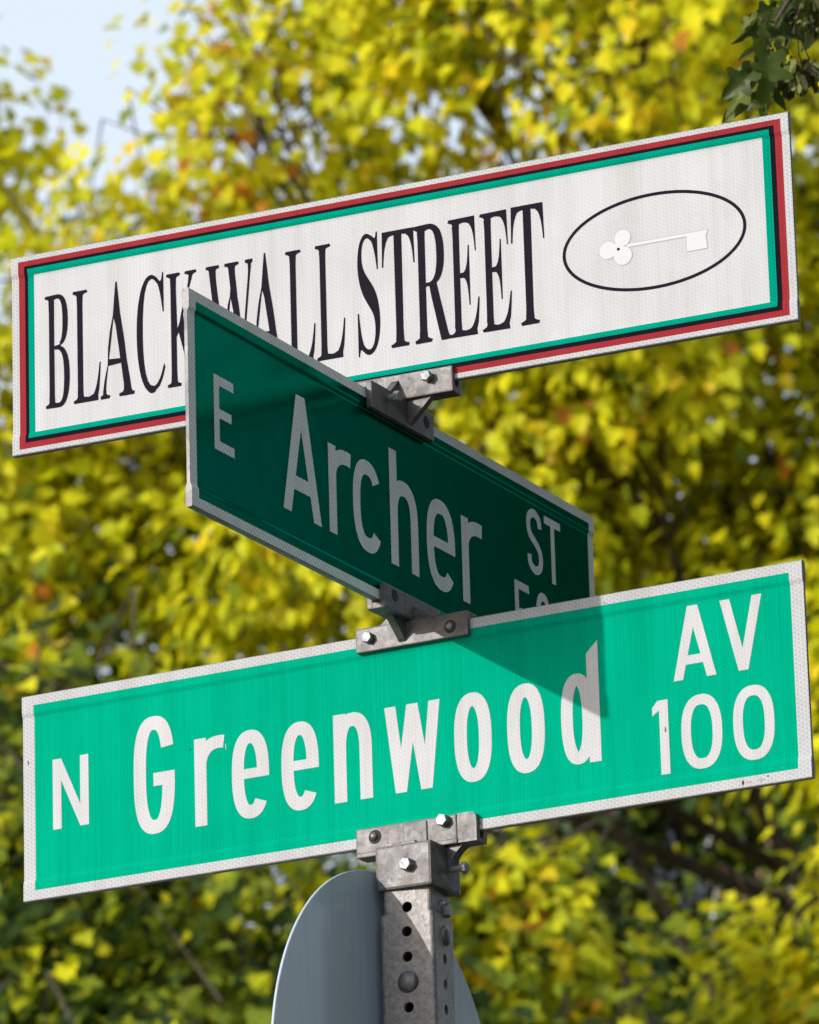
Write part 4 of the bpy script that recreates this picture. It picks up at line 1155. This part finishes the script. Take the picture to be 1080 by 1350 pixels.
# ------------------------------------------------------------------ brick building far behind the trees
bw = thing('brick_building', 'red brick building with pale window trim glimpsed through the leaves at lower right', 'building', wl(9.0, 62.0, 0), math.atan2(RH.y, RH.x))
Wd, Ht, Dp = 15.0, 20.4, 10.0
bm = bmesh.new(); bx(bm, -Wd / 2, Wd / 2, 0, Dp, -0.1, Ht)
obj('wall', bm, M['brick'], bw)
bm = bmesh.new(); bx(bm, -Wd / 2 - .25, Wd / 2 + .25, -.25, Dp + .25, Ht + .002, Ht + 0.45); bx(bm, -Wd / 2 - .12, Wd / 2 + .12, -.12, Dp + .12, Ht - .32, Ht)
obj('cornice', bm, M['stone_trim'], bw)
for fl in range(5):
    for k in range(8):
        x = -Wd / 2 + 1.1 + k * 1.83; z = 1.9 + fl * 3.6
        bm = bmesh.new()
        for (a, b, c, d) in ((x - .55, x - .47, z, z + 1.7), (x + .47, x + .55, z, z + 1.7), (x - .47, x + .47, z, z + .08), (x - .47, x + .47, z + 1.62, z + 1.7), (x - .47, x + .47, z + .82, z + .88)):
            bx(bm, a, b, -.05, .0, c, d)
        w = obj('window', bm, M['frame_white'], bw)
        bm = bmesh.new(); bx(bm, x - .47, x + .47, -.022, -.004, z + .08, z + 1.62); obj('pane', bm, M['glass'], w)
        bm = bmesh.new(); bx(bm, x - .68, x + .68, -.11, -.002, z - .16, z - .002); bx(bm, x - .68, x + .68, -.09, -.002, z + 1.702, z + 1.95); obj('stone_trim', bm, M['stone_trim'], w)

# ------------------------------------------------------------------ the near tree whose branch hangs in at the top right corner
def wp(px, py, d):
    """a point at distance d along the photograph's viewing direction through (px, py)"""
    v = FWD + RIGHT * ((px - 540) / 7868.9) - UP * ((py - 675) / 7868.9)
    return CAM + v * (d / v.dot(FWD))
nt_base = place(3.7, 6.6, 0)
near = thing('hedge_maple', 'dark green maple branch with seed clusters hanging into the top right corner', 'tree', nt_base)
bm = bmesh.new()
tube(bm, [(0, 0, -.05), (.05, .03, 1.2), (-.05, .05, 2.6), (.02, 0, 3.9), (0, .1, 5.6)], [.19, .15, .13, .10, .04], 12)
obj('trunk', bm, M['bark'], near, True)
tip = wp(985, 95, 7.4) - nt_base
hub = wp(1075, -40, 7.5) - nt_base
up0 = wp(1250, -260, 7.9) - nt_base
bm = bmesh.new()
tube(bm, [(.0, .03, 3.1), Vector((.0, .03, 3.1)).lerp(up0, .5) + Vector((0, 0, .35)), up0, up0.lerp(hub, .55) + Vector((0, 0, .02)), hub], [.05, .035, .02, .009, .004], 8)
obj('limb', bm, M['bark'], near, True)
def near_leaf(seed, colr):
    g = np.random.default_rng(seed)
    half = [(0.0, 0.015), (0.03, 0.10), (-0.06, 0.24), (0.06, 0.34), (0.17, 0.30), (0.24, 0.20), (0.30, 0.22), (0.40, 0.46), (0.50, 0.50), (0.54, 0.36), (0.56, 0.20), (0.64, 0.15), (0.78, 0.17), (0.90, 0.09), (1.0, 0.0)]
    mids = [(0.0, 0), (0.18, 0), (0.38, 0), (0.56, 0), (0.76, 0), (1.0, 0)]
    polys = []
    fold = g.uniform(.35, .75); droop = g.uniform(.25, .55); tw = g.uniform(-.3, .3)
    bm = bmesh.new()
    def zf(x, y): return fold * abs(y) - droop * x * x + tw * x * y - 0.5 * y * y + 0.02 * math.sin(9 * x + seed) * (abs(y) > .1)
    for sgn in (1, -1):
        pts = [(x, sgn * y) for x, y in half] + [(x, 0.0) for x, _ in reversed(mids[1:-1])]
        # inner row half way gives the blade a curve
        inner = [(x * .96 + .02, sgn * y * .5) for x, y in half[1:-1]]
        allp = pts + inner
        vs, es, fs, *_ = delaunay_2d_cdt([Vector(p) for p in allp], [(i, (i + 1) % len(pts)) for i in range(len(pts))], [], 1, 1e-6)
        bv = [bm.verts.new((v.x, v.y, zf(v.x, v.y))) for v in vs]
        for f in fs:
            try: bm.faces.new([bv[i] for i in f])
            except ValueError: pass
    bmesh.ops.remove_doubles(bm, verts=bm.verts, dist=1e-4)
    bmesh.ops.recalc_face_normals(bm, faces=bm.faces)
    me = bpy.data.meshes.new('leaf'); bm.to_mesh(me); bm.free()
    at = me.attributes.new('leaf_colour', 'FLOAT_COLOR', 'POINT')
    at.data.foreach_set('color', np.tile(np.array([*colr, 1.0], np.float32), len(me.vertices)))
    me.materials.append(M['leaf_dark'])
    me.polygons.foreach_set('use_smooth', [True] * len(me.polygons))
    return me
def frame_to(me, name, base, tip, normal, s=None, wid=1.0):
    x = (tip - base); L = x.length; x = x.normalized()
    y = normal.cross(x).normalized(); z = x.cross(y)
    L = s or L
    o = bpy.data.objects.new(name, me)
    o.matrix_basis = Matrix(((x.x * L, y.x * L * wid, z.x * L, base.x), (x.y * L, y.y * L * wid, z.y * L, base.y), (x.z * L, y.z * L * wid, z.z * L, base.z), (0, 0, 0, 1)))
    return link(o, near)
greens = [(0.062, 0.094, 0.020), (0.046, 0.072, 0.017), (0.125, 0.155, 0.028), (0.080, 0.115, 0.022)]
variants = [near_leaf(k, greens[k % 4]) for k in range(8)]
g = random.Random(5)
leaf_list = [  # stalk end, tip (photograph px), distance, sideways turn, width, variant
    (994, 92, 951, 128, 7.36, .35, 1.0, 0), (1000, 92, 956, 112, 7.40, -.5, .8, 1), (1014, 66, 1012, 132, 7.38, .2, 1.05, 3),
    (1012, 62, 990, 100, 7.42, .8, .9, 1), (1004, 96, 972, 150, 7.41, .1, .9, 2), (1004, 100, 1000, 160, 7.45, -.3, 1.0, 7),
    (996, 104, 962, 158, 7.47, .5, .9, 4), (1010, 95, 1030, 140, 7.44, -.4, .9, 0), (1000, 24, 977, 62, 7.40, .6, .9, 5),
    (1008, 28, 1006, 64, 7.37, -.6, .9, 1), (1012, 48, 1066, 40, 7.38, .25, .8, 5), (1022, 14, 1010, 36, 7.42, .2, 1.1, 3),
    (1024, 12, 988, 18, 7.45, .7, .8, 1), (1010, 30, 992, 56, 7.45, 0.1, .8, 6), (1030, -6, 1000, -12, 7.40, .3, 1.0, 0),
    (1040, 6, 1022, 30, 7.43, -.3, 1.0, 4), (1056, -8, 1034, 22, 7.47, .4, 1.0, 1), (1075, 5, 1052, 44, 7.50, -.2, .9, 4),
    (1090, 30, 1062, 60, 7.52, .2, .9, 7), (1100, 60, 1084, 104, 7.52, .5, 1.0, 0), (1035, -30, 1006, -6, 7.44, -.6, 1.0, 5), (1000, 108, 950, 146, 7.40, -.3, .9, 2), (1018, 52, 1040, 84, 7.43, .5, .9, 6), (1044, 2, 1078, 26, 7.45, .3, .9, 2), (1000, 22, 968, 40, 7.43, -.4, .8, 6), (1030, 20, 1044, 58, 7.46, .6, .9, 0), (1008, 82, 1034, 116, 7.46, -.2, .8, 2), (1062, -4, 1088, 14, 7.49, .4, 1.0, 6), (1016, 40, 986, 78, 7.44, .7, .8, 2), (1004, 100, 1018, 150, 7.48, .2, .9, 6)]
for bx_, by_, tx, ty, d, turn, wid, v in leaf_list:
    b = wp(bx_, by_, d) - nt_base
    t = wp(tx, ty, d - 0.012 + g.uniform(-.02, .02)) - nt_base
    nrm = (-FWD + RIGHT * turn * 1.9 + UP * g.uniform(.1, 1.0)).normalized()
    frame_to(variants[v], 'leaf', b, t, nrm, (t - b).length * 1.0, wid * g.uniform(.66, .9))
bm = bmesh.new()                                     # the twigs that carry them
def tw(pts, r0, r1):
    P = [wp(x, y, d) - nt_base for x, y, d in pts]
    tube(bm, P, [r0 + (r1 - r0) * k / (len(P) - 1) for k in range(len(P))], 6)
tw([(1075, -40, 7.5), (1040, 0, 7.43), (1022, 30, 7.40), (1016, 55, 7.40), (1008, 80, 7.40), (998, 98, 7.40)], .0030, .0010)
tw([(1022, 30, 7.40), (1010, 26, 7.40), (1000, 24, 7.40)], .0016, .0008)
tw([(1040, 45, 7.42), (1052, 40, 7.42), (1060, 62, 7.42), (1068, 80, 7.43)], .0014, .0008)
tw([(1075, -40, 7.5), (1052, 20, 7.44), (1042, 55, 7.43), (1036, 72, 7.43)], .0018, .0008)
tw([(1052, 46, 7.43), (1053, 70, 7.43), (1058, 84, 7.43)], .0012, .0007)
tw([(1075, -40, 7.5), (1078, -10, 7.48), (1070, 14, 7.48)], .0016, .0009)
obj('twig', bm, M['bark'], near, True)

def samara(colr):
    bm = bmesh.new()
    ring = [(0, 0), (.12, .13), (.30, .12), (.55, .16), (.85, .17), (1.0, .08), (1.0, -.02), (.6, -.05), (.3, -.09), (.12, -.10)]
    a = [bm.verts.new((x, y, .035 if x < .3 else .012)) for x, y in ring]; b = [bm.verts.new((x, y, -.035 if x < .3 else -.012)) for x, y in ring]
    bm.faces.new(a); bm.faces.new(list(reversed(b)))
    for i in range(len(ring)): bm.faces.new((a[i], b[i], b[(i + 1) % len(ring)], a[(i + 1) % len(ring)]))
    bmesh.ops.recalc_face_normals(bm, faces=bm.faces)
    me = bpy.data.meshes.new('seed'); bm.to_mesh(me); bm.free()
    at = me.attributes.new('leaf_colour', 'FLOAT_COLOR', 'POINT')
    at.data.foreach_set('color', np.tile(np.array([*colr, 1.0], np.float32), len(me.vertices)))
    me.materials.append(M['leaf_dark'])
    return me
sv = [samara(c) for c in ((0.20, 0.22, 0.06), (0.12, 0.14, 0.035), (0.07, 0.07, 0.02), (0.26, 0.28, 0.09))]
for (cx, cy, rx, ry, d, n) in ((1052, 96, 27, 22, 7.42, 85), (1072, 20, 34, 28, 7.47, 95)):
    for k in range(n):
        a = g.uniform(0, 6.283); q = g.random() ** .6
        px_, py_ = cx + rx * q * math.cos(a), cy - 5 + ry * q * math.sin(a)
        dd = d + g.uniform(-.022, .022)
        b = wp(px_, py_, dd) - nt_base
        t = wp(px_ + (px_ - cx) * .35 + g.uniform(-7, 7), py_ + g.uniform(9, 21), dd + g.uniform(-.012, .012)) - nt_base
        nrm = (-FWD + RIGHT * g.uniform(-1.2, 1.2) + UP * g.uniform(-.4, .8)).normalized()
        frame_to(g.choice(sv), 'seed', b, t, nrm, (t - b).length * 1.15, 1.6)
# the rest of its crown, to the right of the view
r = np.random.default_rng(77)
u = r.normal(size=(1000, 3)); u /= np.linalg.norm(u, axis=1, keepdims=True)
cc = u * (r.random((1000, 1)) ** .4) * np.array([2.3, 2.3, 3.0]) + np.array([1.3, -.5, 4.7])
pos = (cc[:, None, :] + r.normal(size=(1000, 24, 3)) * .16).reshape(-1, 3)
W_ = pos + np.array(nt_base)
ok, _z = in_view(W_, 260)
pos = pos[~ok]
nn = len(pos)
D = r.normal(size=(nn, 3)) * .5 + np.array([0, 0, -.8]); N = pos / 2 + np.array([0, 0, .8 - 2.5]) + r.normal(size=(nn, 3)) * .4
N[:, 2] = np.abs(N[:, 2]) + .2
me = leaves_mesh('crown', LEAF_V, LEAF_F, mats_from(D, N), pos, .075 * r.uniform(.7, 1.3, nn), np.array(greens)[r.integers(4, size=nn)], M['leaf_dark'])
o = bpy.data.objects.new('crown', me); o['kind'] = 'stuff'; link(o, near)
